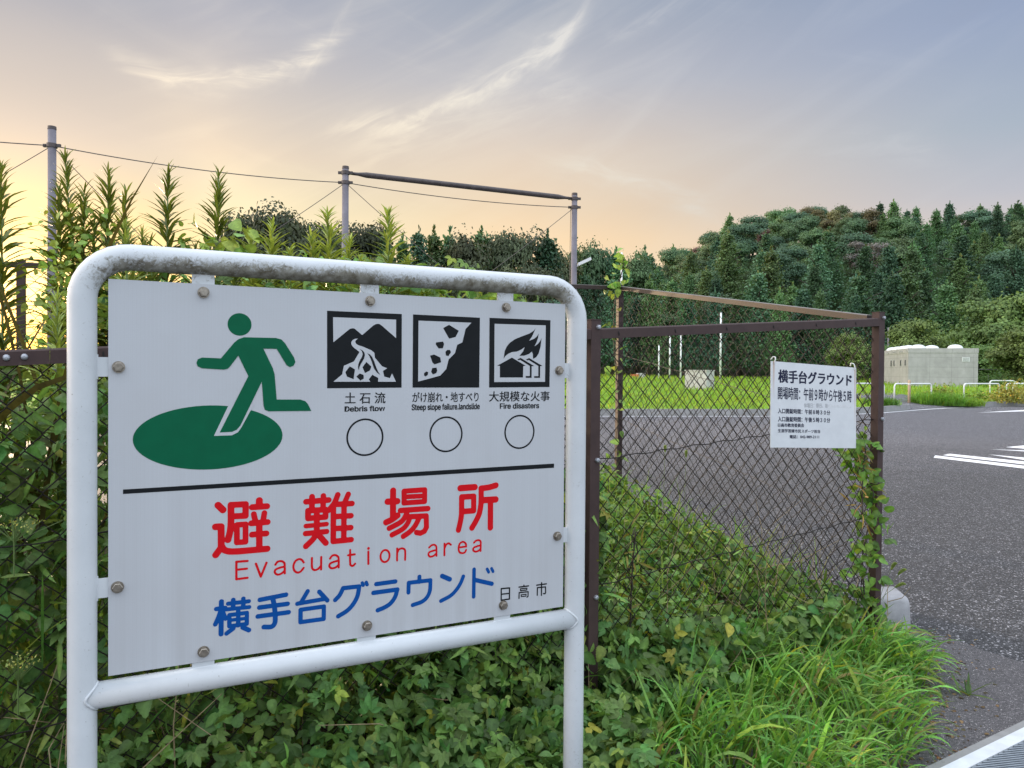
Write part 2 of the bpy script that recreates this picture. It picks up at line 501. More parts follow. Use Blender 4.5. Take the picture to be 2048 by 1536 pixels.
# ------------------------------------------------------------------ object helpers
WLOC = {}


def props(o, label=None, cat=None, group=None, kind=None):
    if label: o['label'] = label
    if cat: o['category'] = cat
    if group: o['group'] = group
    if kind: o['kind'] = kind
    return o


def thing(name, label, cat, loc=(0, 0, 0), group=None):
    o = bpy.data.objects.new(name, None)
    C.objects.link(o)
    o.location = tuple(float(x) for x in loc)
    o.empty_display_size = .1
    WLOC[o.name] = np.array(loc, float)
    return props(o, label, cat, group)


class MB:
    """collects vertices and faces, then links them as ONE mesh object"""

    def __init__(s):
        s.v, s.f, s.mi, s.n = [], [], [], 0

    def add(s, verts, faces, mi=0):
        verts = [tuple(map(float, p)) for p in verts]
        s.v += verts
        s.f += [tuple(i + s.n for i in f) for f in faces]
        s.mi += [mi] * len(faces)
        s.n += len(verts)
        return s

    def box(s, o, ax, ay, az, mi=0):
        """box from corner o along three edge vectors"""
        o, ax, ay, az = (np.array(q, float) for q in (o, ax, ay, az))
        p = [o, o + ax, o + ax + ay, o + ay, o + az, o + ax + az, o + ax + ay + az, o + ay + az]
        f = [(0, 3, 2, 1), (4, 5, 6, 7), (0, 1, 5, 4), (1, 2, 6, 5), (2, 3, 7, 6), (3, 0, 4, 7)]
        if np.dot(np.cross(ax, ay), az) < 0:
            f = [q[::-1] for q in f]
        return s.add(p, f, mi)

    def cbox(s, c, d1, d2, d3, mi=0):
        c, d1, d2, d3 = (np.array(q, float) for q in (c, d1, d2, d3))
        return s.box(c - (d1 + d2 + d3) / 2, d1, d2, d3, mi)

    def tube(s, pts, r, n=8, caps=True, closed=False, mi=0):
        P = np.array(pts, float)
        k = len(P)
        rr = np.full(k, r) if np.isscalar(r) else np.array(r, float)
        T = np.gradient(P, axis=0) if k > 2 else np.repeat((P[1:] - P[:1]), k, 0)
        if closed:
            T = np.roll(P, -1, 0) - np.roll(P, 1, 0)
        T = T / (np.linalg.norm(T, axis=1)[:, None] + 1e-12)
        a = np.array([0, 0, 1.0]) if abs(T[0, 2]) < .9 else np.array([1.0, 0, 0])
        N = np.cross(T[0], a); N /= np.linalg.norm(N)
        vs = []
        for i in range(k):
            N = N - T[i] * np.dot(N, T[i]); N /= np.linalg.norm(N)
            B = np.cross(T[i], N)
            for j in range(n):
                t = 2 * math.pi * j / n
                vs.append(P[i] + rr[i] * (N * math.cos(t) + B * math.sin(t)))
        fs = []
        for i in range(k if closed else k - 1):
            i2 = (i + 1) % k
            for j in range(n):
                j2 = (j + 1) % n
                fs.append((i * n + j, i * n + j2, i2 * n + j2, i2 * n + j))
        if caps and not closed:
            fs.append(tuple(range(n))[::-1]); fs.append(tuple(range((k - 1) * n, k * n)))
        return s.add(vs, fs, mi)

    def poly(s, loops, P, mi=0):
        """flat polygon (first loop outline, the rest holes); P maps (u, v) to a 3-D point"""
        L = [[Vector((a, b, 0)) for a, b in lp] for lp in loops]
        tri = tessellate_polygon(L)
        fl = [q for lp in loops for q in lp]
        return s.add([P(a, b) for a, b in fl], [tuple(t) for t in tri], mi)

    def build(s, name, mats, parent=None, smooth=False, root=None):
        off = np.zeros(3)
        q = parent
        while q is not None:
            off = off + np.array(q.location)
            q = q.parent
        me = bpy.data.meshes.new(name)
        V = np.array(s.v, float) - off
        me.from_pydata(V.tolist(), [], s.f)
        for m in (mats if isinstance(mats, (list, tuple)) else [mats]):
            me.materials.append(m)
        if any(s.mi):
            me.polygons.foreach_set('material_index', s.mi)
        if smooth:
            me.polygons.foreach_set('use_smooth', [True] * len(me.polygons))
        me.update()
        o = bpy.data.objects.new(name, me)
        C.objects.link(o)
        o.parent = parent
        return o


class Cloud:
    """many small leaves as one triangle mesh with a colour for each leaf"""

    def __init__(s):
        s.V, s.T, s.K, s.n = [], [], [], 0

    def inst(s, tv, tf, Mx, pos, col):
        tv, tf = np.array(tv, float), np.array(tf, int)
        N, k = len(pos), len(tv)
        v = np.einsum('nij,kj->nki', Mx, tv) + pos[:, None, :]
        f = tf[None] + (np.arange(N) * k)[:, None, None] + s.n
        w = np.abs(tv[:, 0]); w = w / (w.max() + 1e-9)
        rib = (1.22 - .34 * w) if 8 < k < 60 else np.ones(k)      # paler midrib
        s.V.append(v.reshape(-1, 3)); s.T.append(f.reshape(-1, 3)); s.K.append((col[:, None, :] * rib[None, :, None]).reshape(-1, 3))
        s.n += N * k

    def raw(s, v, f, col):
        s.V.append(v); s.T.append(f + s.n); s.K.append(col); s.n += len(v)

    def build(s, name, mat, parent=None, off=(0, 0, 0)):
        V = np.concatenate(s.V) - np.array(off); T = np.concatenate(s.T); K = np.concatenate(s.K)
        me = bpy.data.meshes.new(name)
        me.vertices.add(len(V)); me.vertices.foreach_set('co', V.astype(np.float32).ravel())
        me.loops.add(T.size); me.loops.foreach_set('vertex_index', T.astype(np.int32).ravel())
        me.polygons.add(len(T))
        me.polygons.foreach_set('loop_start', np.arange(0, T.size, 3, dtype=np.int32))
        try:
            me.polygons.foreach_set('loop_total', np.full(len(T), 3, np.int32))
        except Exception:
            pass
        me.materials.append(mat)
        at_ = me.attributes.new('col', 'FLOAT_COLOR', 'POINT')
        K4 = np.concatenate([np.clip(K, 0, 1), np.ones((len(K), 1))], 1)
        at_.data.foreach_set('color', K4.astype(np.float32).ravel())
        me.update(calc_edges=True)
        o = bpy.data.objects.new(name, me)
        C.objects.link(o)
        o.parent = parent
        return o


def unit(v):
    return v / (np.linalg.norm(v, axis=-1, keepdims=True) + 1e-9)


def frames(d, n, size, width=1.0):
    """rotation-scale matrices: local y along d, local z near n"""
    d = unit(d)
    x = unit(np.cross(d, n))
    z = np.cross(x, d)
    size = np.broadcast_to(np.array(size, float), (len(d),))
    return np.stack([x * (size * width)[:, None], d * size[:, None], z * size[:, None]], -1)


def leaf_tpl(wid=.30, rows=((.0, .0), (.22, .8), (.48, 1.0), (.76, .62), (1.0, .0)), fold=.10, droop=.16, teeth=False):
    v, f = [], []
    for i, (y, w) in enumerate(rows):
        z = -droop * y * y
        if w == 0:
            v.append((0, y, z))
        else:
            v += [(-wid * w, y, z + fold * w), (0, y + .02, z), (wid * w, y, z + fold * w)]
    f += [(0, 2, 1), (0, 3, 2)]
    for r in range(len(rows) - 3):
        a = 1 + 3 * r
        f += [(a, a + 1, a + 4), (a, a + 4, a + 3), (a + 1, a + 2, a + 5), (a + 1, a + 5, a + 4)]
    a = 1 + 3 * (len(rows) - 3); t = len(v) - 1
    f += [(a, a + 1, t), (a + 1, a + 2, t)]
    return v, f


OVATE = leaf_tpl(.33)
BROAD = leaf_tpl(.40, ((0, 0), (.12, .75), (.34, 1.0), (.62, .80), (.84, .42), (1.0, 0)), .07, .20)
LANCE = leaf_tpl(.072, ((0, 0), (.25, .9), (.55, 1.0), (.8, .6), (1, 0)), .03, .34)


def compound(k=5, wid=.36):
    """leaflets spread like a hand"""
    V, Fc = [], []
    tv, tf = leaf_tpl(wid, ((0, 0), (.18, .7), (.45, 1.0), (.72, .72), (1, 0)), .08, .22)
    for i in range(k):
        a = (i - (k - 1) / 2) * ((2.9 if k > 3 else 2.3) / max(1, k - 1)) if k > 1 else 0
        s = .72 - .16 * abs(i - (k - 1) / 2) / max(1, (k - 1) / 2)
        b = len(V)
        for x, y, z in tv:
            x, y, z = x * s, y * s + .06, z * s
            V.append((x * math.cos(a) + y * math.sin(a), -x * math.sin(a) + y * math.cos(a), z))
        Fc += [tuple(q + b for q in t) for t in tf]
    return V, Fc


def serrated(wid=.36, n=8):
    rows = [(0, 0)]
    for i in range(1, n):
        y = i / n
        w = math.sin(math.pi * min(1, y ** .62 * .98)) ** .8
        rows += [(y - .035, w * .90), (y + .015, w * 1.04)]
    return leaf_tpl(wid, tuple(rows + [(1.0, 0)]), .10, .24)


SERR = serrated()
HAND5, HAND3 = compound(5, .25), compound(3, .29)


def jcol(base, n, v=.25, hue=.12):
    b = np.array(base)
    k = 1 + rng.normal(0, v, (n, 1))
    c = b[None] * np.clip(k, .35, 1.9)
    c[:, 0] *= 1 + rng.normal(0, hue, n)
    y = rng.random(n) < hue * .35
    c[y] = c[y] * [1.75, 1.15, .8]
    return np.clip(c, .004, .9)


def smooth_curve(pts, k=6):
    """Catmull-Rom through the points"""
    P = np.array(pts, float)
    if len(P) < 3:
        return P
    E = np.vstack([2 * P[0] - P[1], P, 2 * P[-1] - P[-2]])
    out = []
    for i in range(1, len(E) - 2):
        for t in np.linspace(0, 1, k, endpoint=False):
            a, b, c, d = E[i - 1], E[i], E[i + 1], E[i + 2]
            out.append(.5 * (2 * b + (c - a) * t + (2 * a - 5 * b + 4 * c - d) * t * t + (3 * b - a - 3 * c + d) * t ** 3))
    out.append(P[-1])
    return np.array(out)


#@@GROUND
# ------------------------------------------------------------------ ground and lie of the land
FO = np.array([.34, 3.25])                       # left post of the front fence
FD = np.array([.855, .5187]); FN = np.array([-.5187, .855])


def fp(t, d, z=0.0):
    """point t metres along the front fence, d metres behind it"""
    q = FO + FD * t + FN * d
    return np.array([q[0], q[1], z])


KERB = np.array([(-60, 20.5), (-20, 24.6), (3.15, 27.46), (9.5, 28.3), (12.6, 29.6), (15.3, 31.7), (18.2, 34.6), (21.3, 37.3), (26.7, 40.0), (40, 44.5), (75, 52)])


def kerb_y(x):
    return np.interp(x, KERB[:, 0], KERB[:, 1])


def field_z(x, y):
    off = np.clip(y - kerb_y(x), 0, 200)
    dip = np.clip((np.asarray(x) - 17.3) / .5, 0, 1) * np.clip((23.1 - np.asarray(x)) / .5, 0, 1)
    return .20 + off * .0165 - dip * .195 * np.clip(1 - off / 3.0, 0, 1)


AZK = np.array([-1.2, -.6, -.25, .03, .09, .14, .2, .28, .39, .5, .7, 1.2])
HK = np.array([1, 2, 4, 6, 11, 16, 22.5, 31, 37.5, 35, 35, 36.])


def terrain(x, y):
    x, y = np.asarray(x, float), np.asarray(y, float)
    a = x / np.maximum(y, 1)
    s = np.clip((y - 96) / 112, 0, 1)
    s = s * s * (3 - 2 * s) * .55 + s * .45
    h = np.interp(a, AZK, HK) * s
    return np.where(y > kerb_y(x), field_z(x, np.minimum(y, 96)), -.02) + h


mb = MB()
xs = np.concatenate([np.linspace(-1500, -140, 8), np.linspace(-120, 230, 60), np.linspace(260, 1500, 8)])
ys = np.concatenate([np.linspace(96, 240, 30), np.array([300, 500, 1000, 2500])])
G = [(x, y, float(terrain(x, y)) - (0 if y < 235 else (y - 235) * .01)) for y in ys for x in xs]
nx = len(xs)
mb.add(G, [(j * nx + i, j * nx + i + 1, (j + 1) * nx + i + 1, (j + 1) * nx + i) for j in range(len(ys) - 1) for i in range(nx - 1)])
props(mb.build('hillside', M['hill'], smooth=True), kind='structure')

mb = MB()
mb.add([(-1500, -800, -.06), (1500, -800, -.06), (1500, 97, -.06), (-1500, 97, -.06)], [(0, 1, 2, 3)])
props(mb.build('ground', M['soil']), kind='structure')

# field behind the kerb
mb = MB()
xs = np.concatenate([np.linspace(-400, -60, 6), np.linspace(-50, 16, 34), [17.2, 17.5, 17.8, 19, 20.5, 22, 22.6, 22.9, 23.2], np.linspace(24, 75, 26), np.linspace(90, 400, 6)])
rows = 34
V = []
for j in range(rows):
    for x in xs:
        y0 = float(kerb_y(x)) + .16
        y = y0 + (97.5 - y0) * (j / (rows - 1)) ** 1.4
        V.append((x, y, float(field_z(x, y)) - .01 + (0 if y - y0 < 9 and 16 < x < 26 else .04 * math.sin(x * 1.7 + y) * math.cos(y * .9 - x))))
nx = len(xs)
mb.add(V, [(j * nx + i, j * nx + i + 1, (j + 1) * nx + i + 1, (j + 1) * nx + i) for j in range(rows - 1) for i in range(nx - 1)])
props(mb.build('grass_field', M['field'], smooth=True), kind='structure')

# car park of coarse asphalt, up to the kerb
mb = MB()
xs = np.concatenate([[-60], np.linspace(-30, 60, 40), [75]])
V = [(x, -6, 0) for x in xs] + [(x, float(kerb_y(x)) + .02, 0) for x in xs]
nx = len(xs)
mb.add(V, [(i, i + 1, nx + i + 1, nx + i) for i in range(nx - 1)])
props(mb.build('asphalt_car_park', M['lot']), kind='structure')

# pavement of smoother asphalt in front of the fence, with a ragged broken edge
E0, E1 = np.array([2.37, 4.50]), np.array([2.70, 3.97])
ed = (E1 - E0) / np.linalg.norm(E1 - E0)
edge = [E0 - ed * .25 + np.array([ed[1], -ed[0]]) * 0]
for k in range(60):
    w = random.uniform(-.007, .007) + .02 * math.sin(k * .5)
    edge.append(E0 + ed * (k * .06) + np.array([-ed[1], ed[0]]) * w)
outline = [tuple(fp(-7, -.05)[:2]), tuple(fp(2.02, -.05)[:2])] + [tuple(q) for q in edge] + [(4.6, -3), (-8, -3)]
mb = MB()
mb.poly([outline], lambda a, b: (a, b, .014))
n0 = len(edge)
er = [np.array([q[0], q[1], .014]) for q in edge]
mb.add([p for q in er for p in (q, q - [0, 0, .02])], [(2 * i, 2 * i + 2, 2 * i + 3, 2 * i + 1) for i in range(n0 - 1)])
props(mb.build('pavement', M['pave']), kind='structure')
# dark joint along that edge
mb = MB()
for i in range(n0 - 1):
    a, b = er[i], er[i + 1]
    q = np.array([-ed[1], ed[0], 0]) * (.012 + .006 * math.sin(i * 1.3))
    mb.add([a * [1, 1, 0] + [0, 0, .004], b * [1, 1, 0] + [0, 0, .004], b * [1, 1, 0] + q + [0, 0, .004], a * [1, 1, 0] + q + [0, 0, .004]], [(0, 1, 2, 3)])
props(mb.build('asphalt_joint', M['dark']), kind='structure')

# verge and bank inside the fences
SIDE = np.array([2.5 - 1.96, 2.87])
mb = MB()
NT, ND = 60, 26
V = []
for j in range(ND):
    for i in range(NT):
        d = -.55 + 3.95 * j / (ND - 1)
        tmax = 1.98 + max(0, d) * .19 + (.1 if d < 0 else 0)
        t = -6.5 + (tmax + 6.5) * i / (NT - 1)
        z = .018 + max(0, d) * .150 + (.03 * math.sin(t * 3 + d * 2) * min(1, max(0, d)))
        V.append(fp(t, d, z if d > -.3 else .008))
mb.add(V, [(j * NT + i, j * NT + i + 1, (j + 1) * NT + i + 1, (j + 1) * NT + i) for j in range(ND - 1) for i in range(NT - 1)])
# concrete side and back of the bank
b1 = [fp(1.98 + .19 * d, d, .02 + .15 * d) for d in np.linspace(0, 3.4, 8)]
mb.add([p for q in b1 for p in (q, q * [1, 1, 0])], [(2 * i, 2 * i + 1, 2 * i + 3, 2 * i + 2) for i in range(7)])
b2 = [fp(2.626 - 9.2 * k / 8, 3.4, .53) for k in range(9)]
mb.add([p for q in b2 for p in (q, q * [1, 1, 0])], [(2 * i, 2 * i + 1, 2 * i + 3, 2 * i + 2) for i in range(8)])
props(mb.build('bank', M['soil'], smooth=False), kind='structure')


def bank_z(d):
    return .018 + np.maximum(0, d) * .150


# kerb along the field, dropped at the path
mb = MB()
KX = np.concatenate([np.linspace(-60, 15.9, 26), np.linspace(22.4, 75, 18)])


def kp(x, off, z):
    return np.array([x, float(kerb_y(x)) + off, z])


for seg in (np.linspace(-60, 17.6, 40), np.linspace(22.8, 75, 20)):
    V, Fc = [], []
    for x in seg:
        V += [kp(x, 0, 0), kp(x, .02, .25), kp(x, .18, .25), kp(x, .18, .05)]
    k = len(seg)
    for i in range(k - 1):
        for j in range(3):
            Fc.append((4 * i + j, 4 * i + j + 1, 4 * i + 4 + j + 1, 4 * i + 4 + j)[::-1])
    Fc += [(0, 1, 2, 3), (4 * k - 4, 4 * k - 3, 4 * k - 2, 4 * k - 1)[::-1]]
    mb.add(V, Fc)
props(mb.build('kerb', M['kerb']), kind='structure')
mb = MB()   # ramp and path behind the dropped kerb
V = []
for x in np.linspace(17.5, 22.9, 10):
    V.append(kp(x, -.05, .006))
    for o_ in (.2, .6, 1.2, 2.0, 3.0, 4.5, 6.5, 9.0, 11.0):
        q = kp(x + (o_ > 3) * (o_ - 3) * .2, o_, 0)
        V.append(q + [0, 0, float(field_z(q[0], q[1])) + .045])
mb.add(V, [(10 * i + j, 10 * i + 10 + j, 10 * i + 11 + j, 10 * i + 1 + j) for i in range(9) for j in range(9)])
props(mb.build('path', M['lot']), kind='structure')
mb = MB()   # pale gutter line at the foot of the kerb
seg = np.linspace(-60, 22, 60)
mb.add([p for x in seg for p in (kp(x, -.34, .006), kp(x, -.12, .006))], [(2 * i, 2 * i + 2, 2 * i + 3, 2 * i + 1) for i in range(59)])
props(mb.build('edge_line', M['lineP']), kind='structure')


def mark(pts, name):
    mb = MB()
    P = [ground(1740 + a / 6.649, 800 + b / 6.649) for a, b in pts]
    mb.poly([[(p[0], p[1]) for p in P]], lambda a, b: (a, b, .006))
    props(mb.build(name, M['lineP']), kind='structure')


for q in ([(845, 770), (868, 740), (2500, 931), (2500, 972)], [(965, 737), (1060, 718), (2500, 868), (2500, 912)],
          [(1575, 727), (2500, 810), (2500, 872)], [(1585, 657), (2500, 690), (2500, 716)],
          [(1800, 630), (2500, 565), (2500, 690)], [(1420, 170), (1880, 143), (2500, 112), (2500, 134), (2048, 152)]):
    mark(q, 'road_marking')

# drain with a bar grating at the near corner
gd = np.array([.8460, .5331]); gn = np.array([gd[1], -gd[0]])
g0 = np.array([1.632, 2.926])
dr = thing('drain_grate', 'galvanised bar grating over the gutter at the near corner of the pavement', 'drain grate', (g0[0], g0[1]  , .010))


def gp(a, b, z):
    q = g0 + gd * a + gn * b
    return np.array([q[0], q[1], z])


MB().box(gp(-2.5, .0, .015), [*(gd * 6), 0], [*(gn * .035), 0], (0, 0, .006)).build('concrete_edge', M['kerb'], dr)
MB().box(gp(-2.5, .036, .015), [*(gd * 6), 0], [*(gn * .055), 0], (0, 0, .010)).build('frame', M['gedge'], dr)
mb = MB()
bd = gd * .93 + gn * .36
bd /= np.linalg.norm(bd)
bn = np.array([bd[1], -bd[0]])
for k in range(150):
    a = -2.4 + k * .04
    o = gp(a, .093, .004)
    mb.box(o, [*(bd * 1.1), 0], [*(bn * .006), 0], (0, 0, .020))
mb.build('bars', M['grate'], dr)
mb = MB().add([gp(-2.5, .092, .0), gp(3.5, .092, .0), gp(3.5, 1.0, .0), gp(-2.5, 1.0, .0)], [(0, 1, 2, 3)])
for i in range(4):
    mb.v[i] = (mb.v[i][0], mb.v[i][1], .0152)
mb.build('channel', M['dark'], dr)

#@@SIGN
# ------------------------------------------------------------------ evacuation sign
SA = R(27.167)
SO = np.array([-.91107, 1.73514, 1.70629])
SU = np.array([math.cos(SA), math.sin(SA), 0]); SV = np.array([0, 0, -1.0]); SNRM = np.array([math.sin(SA), -math.cos(SA), 0])


def sp(px, py):
    d = ray(px, py)
    t = np.dot(SO - EYE, SNRM) / np.dot(d, SNRM)
    q = EYE + d * t - SO
    return float(np.dot(q, SU)), float(-q[2])


def s3(u, v, h=0.0):
    return SO + SU * u + SV * v + SNRM * h


sgn = thing('evacuation_sign', 'large white evacuation area sign with green running figure in a white pipe frame', 'sign', s3(.6, 1.7, 0) * [1, 1, 0])
PR = .030
uL = sp(164.0, 900)[0]; uR = sp(1155.0, 900)[0]
vT = .5 * (sp(407, 522)[1] + sp(912, 559.5)[1])
vB = .5 * (sp(312, 1376)[1] + sp(1086, 1246.5)[1])
BEND = .10
pts = [s3(uL, 1.75, -.01), s3(uL, 1.2, -.01), s3(uL, .6, -.01)]
for a in np.linspace(180, 90, 9):
    pts.append(s3(uL + BEND + BEND * math.cos(R(a)), vT + BEND - BEND * math.sin(R(a)), -.01))
pts += [s3(uL + (uR - uL) * k, vT, -.01) for k in (.25, .5, .75)]
for a in np.linspace(90, 0, 9):
    pts.append(s3(uR - BEND + BEND * math.cos(R(a)), vT + BEND - BEND * math.sin(R(a)), -.01))
pts += [s3(uR, .6, -.01), s3(uR, 1.2, -.01), s3(uR, 1.75, -.01)]
MB().tube(pts, PR, 28).build('frame', M['pipe'], sgn, True)
mb = MB().tube([s3(uL, vB, -.01), s3((uL + uR) / 2, vB, -.01), s3(uR, vB, -.01)], PR * .98, 28)
for u, sg in ((uL, 1), (uR, -1)):       # weld beads
    ring = []
    for a in np.linspace(0, 2 * math.pi, 24, endpoint=False):
        y, z = math.cos(a) * PR * .98, math.sin(a) * PR * .98
        ring.append(s3(u + sg * math.sqrt(max(0, PR * PR - y * y)), vB + z, -.01 + y))
    mb.tube(ring, .0035, 6, closed=True)
mb.build('crossbar', M['pipe'], sgn, True)
W, H = 1.2, .9
mb = MB()
mb.box(s3(0, H, 0), SU * W, SNRM * -.003, SV * -H)
panel = mb.build('panel', M['sheet'], sgn)
BOLTS = [(407, 585, 't'), (740, 602, 't'), (1012, 615, 't'), (407, 1303, 'b'), (734, 1251, 'b'), (1006, 1210, 'b'),
         (237, 734, 'l'), (235, 1174, 'l'), (1118, 741, 'r'), (1114, 1072, 'r')]
tabs = MB()
for px, py, side in BOLTS:
    u, v = sp(px, py)
    b = MB()
    b.tube([s3(u, v, 0), s3(u, v, .003)], .0135, 20)
    b.tube([s3(u, v, .003), s3(u, v, .0105), s3(u, v, .0118)], [.0112, .0112, .0095], 6)
    b.tube([s3(u, v, .0118), s3(u, v, .0135)], .0068, 12)
    b.build('bolt', M['bolt'], sgn)
    q = MB()
    if side in 'tb':
        v1 = vT + PR - .004 if side == 't' else vB - PR + .004
        v0 = .035 if side == 't' else H - .035
        lo, hi = min(v0, v1), max(v0, v1)
        q.box(s3(u - .025, hi, -.0035), SU * .05, SNRM * -.005, SV * -(hi - lo))
        q.tube([s3(u - .03, v1, -.006), s3(u + .03, v1, -.006)], .005, 6)
    else:
        u1 = uL + PR - .003 if side == 'l' else uR - PR + .003
        u0 = .035 if side == 'l' else W - .035
        lo, hi = min(u0, u1), max(u0, u1)
        q.box(s3(lo, v + .022, -.0035), SU * (hi - lo), SNRM * -.005, SV * -.044)
        q.tube([s3(u1, v - .028, -.006), s3(u1, v + .028, -.006)], .005, 6)
    q.build('mounting_tab', M['pipe'], sgn)


def ztrace(ox, oy, s):
    return lambda pts: [sp(ox + a / s, oy + b / s) for a, b in pts]


def stroke_mesh(strokes, mb, h=.0004, P=None, cell=.2, mi=0):
    """fill the union of round-ended strokes [(points, radius)] with flat cells (marching squares)"""
    P = P or s3
    segs = []
    for pts, r in strokes:
        pts = np.array(pts, float)
        if len(pts) == 1:
            pts = np.vstack([pts, pts])
        for a, b in zip(pts[:-1], pts[1:]):
            segs.append((a, b, r))
    rmin = min(s[2] for s in segs); rmax = max(s[2] for s in segs)
    allp = np.array([p for s in segs for p in s[:2]])
    lo, hi = allp.min(0) - rmax * 1.3, allp.max(0) + rmax * 1.3
    c = rmin * cell
    nx, ny = int((hi[0] - lo[0]) / c) + 2, int((hi[1] - lo[1]) / c) + 2
    gx, gy = lo[0] + np.arange(nx) * c, lo[1] + np.arange(ny) * c
    X, Y = np.meshgrid(gx, gy)
    Fd = np.full(X.shape, 1e9)
    for a, b, r in segs:
        d = b - a
        L = max(float(d @ d), 1e-12)
        t = np.clip(((X - a[0]) * d[0] + (Y - a[1]) * d[1]) / L, 0, 1)
        Fd = np.minimum(Fd, np.hypot(X - a[0] - t * d[0], Y - a[1] - t * d[1]) - r)
    ins = Fd < 0
    for j in range(ny - 1):
        i = 0
        while i < nx - 1:
            q = ins[j, i], ins[j, i + 1], ins[j + 1, i + 1], ins[j + 1, i]
            if not any(q):
                i += 1
                continue
            if all(q):
                i0 = i
                while i < nx - 1 and ins[j, i + 1] and ins[j + 1, i + 1]:
                    i += 1
                pl = [(gx[i0], gy[j]), (gx[i], gy[j]), (gx[i], gy[j + 1]), (gx[i0], gy[j + 1])]
            else:
                cs = [(i, j), (i + 1, j), (i + 1, j + 1), (i, j + 1)]
                pl = []
                for k in range(4):
                    a, b = cs[k], cs[(k + 1) % 4]
                    fa, fb = Fd[a[1], a[0]], Fd[b[1], b[0]]
                    if fa < 0:
                        pl.append((gx[a[0]], gy[a[1]]))
                    if (fa < 0) != (fb < 0):
                        t = fa / (fa - fb)
                        pl.append((gx[a[0]] + t * (gx[b[0]] - gx[a[0]]), gy[a[1]] + t * (gy[b[1]] - gy[a[1]])))
                i += 1
            if len(pl) >= 3:
                mb.add([P(a, b, h) for a, b in pl], [tuple(range(len(pl)))], mi)


def glyphs(name, mat, defs):
    """defs: [(ox, oy, zoom, px per metre radius factor, strokes)]; strokes (points, radius in zoomed px[, closed][, curve])"""
    mb = MB()
    for (ox, oy, s, strokes) in defs:
        tr = ztrace(ox, oy, s)
        out = []
        for st in strokes:
            pts, r = st[0], st[1]
            fl = st[2] if len(st) > 2 else ''
            if 'c' in fl:
                pts = list(smooth_curve(pts))
            if 'o' in fl:
                pts = list(pts) + [pts[0]]
            uv = tr(pts)
            m = np.mean(np.array(pts), 0)
            a, b = tr([(m[0], m[1] - r), (m[0], m[1] + r)])
            out.append((uv, abs(b[1] - a[1]) / 2))
        stroke_mesh(out, mb)
    return mb.build(name, mat, panel)


Z1 = 11.815
glyphs('red_lettering', M['red'], [
    (420, 990, Z1, [([(190, 240), (305, 352)], 80), ([(130, 752), (262, 745), (265, 1240), (135, 1415)], 78),
                    ([(262, 1180), (330, 1290), (450, 1330), (620, 1332), (900, 1310), (1350, 1270)], 76, 'c'),
                    ([(495, 235), (842, 216), (840, 490), (500, 505)], 72), ([(495, 235), (495, 640), (475, 850), (425, 1060)], 76, 'c'),
                    ([(635, 705), (840, 690), (838, 1105), (635, 1120)], 66, 'o'),
                    ([(1165, 130), (1165, 250)], 80), ([(995, 288), (1345, 265)], 72), ([(1035, 450), (1070, 610)], 66), ([(1285, 425), (1255, 600)], 66),
                    ([(975, 668), (1360, 638)], 70), ([(995, 935), (1330, 908)], 70), ([(1165, 680), (1165, 1270)], 74)]),
    (600, 980, 12.8, [([(155, 300), (735, 255)], 74), ([(308, 172), (305, 450)], 74), ([(597, 150), (590, 440)], 72),
                      ([(205, 530), (655, 500), (655, 690), (205, 725)], 74, 'o'), ([(430, 520), (430, 1100)], 76),
                      ([(150, 922), (678, 872)], 60), ([(142, 1115), (680, 1062)], 70), ([(425, 1090), (340, 1250), (150, 1440)], 74, 'c'), ([(440, 1110), (660, 1355)], 76),
                      ([(967, 122), (880, 330), (730, 520)], 72, 'c'), ([(855, 450), (850, 1315), (1310, 1270)], 72), ([(875, 370), (1330, 345)], 72),
                      ([(860, 682), (1305, 657)], 72), ([(860, 988), (1300, 962)], 72), ([(1235, 108), (1130, 350)], 70), ([(1127, 350), (1120, 1290)], 72)]),
    (760, 970, 13.964, [([(366, 155), (360, 880)], 88), ([(212, 465), (482, 452)], 90), ([(170, 1042), (330, 965), (490, 850)], 88, 'c'),
                        ([(670, 172), (1250, 132), (1246, 460), (670, 502)], 73, 'o'), ([(680, 332), (1240, 302)], 68),
                        ([(570, 712), (1336, 657)], 78), ([(750, 780), (660, 950), (540, 1060), (258, 1208)], 76, 'c'),
                        ([(820, 885), (1290, 862), (1296, 1180), (1240, 1290), (1130, 1345), (1020, 1325)], 76), ([(840, 895), (770, 1070), (630, 1230), (335, 1392)], 74, 'c'),
                        ([(1095, 910), (990, 1120), (850, 1290), (650, 1432)], 76, 'c')]),
    (905, 960, 13.96, [([(218, 228), (622, 198)], 90), ([(255, 475), (592, 455), (590, 855), (270, 880)], 80), ([(255, 475), (250, 930), (225, 1130), (165, 1395)], 80, 'c'),
                       ([(1212, 148), (1010, 205), (800, 232)], 84, 'c'), ([(800, 232), (795, 640), (750, 920), (660, 1130), (542, 1335)], 82, 'c'),
                       ([(820, 565), (1205, 542)], 90), ([(1060, 560), (1055, 1330)], 84)]),
])
A1 = [([(715, 545), (750, 500), (810, 490), (855, 520), (862, 590), (862, 682)], 17, 'c'), ([(860, 575), (780, 595), (720, 622), (705, 665), (740, 700), (800, 690), (862, 640)], 17, 'c')]
A2 = [([(1575, 450), (1610, 405), (1660, 395), (1704, 425), (1712, 490), (1712, 587)], 17, 'c'), ([(1710, 480), (1640, 500), (1580, 527), (1565, 570), (1600, 602), (1660, 590), (1710, 550)], 17, 'c')]
A3 = [([(1158, 255), (1190, 225), (1230, 215), (1260, 240), (1265, 300), (1265, 377)], 14.5, 'c'), ([(1263, 290), (1200, 308), (1158, 328), (1147, 363), (1175, 390), (1225, 375), (1263, 340)], 14.5, 'c')]
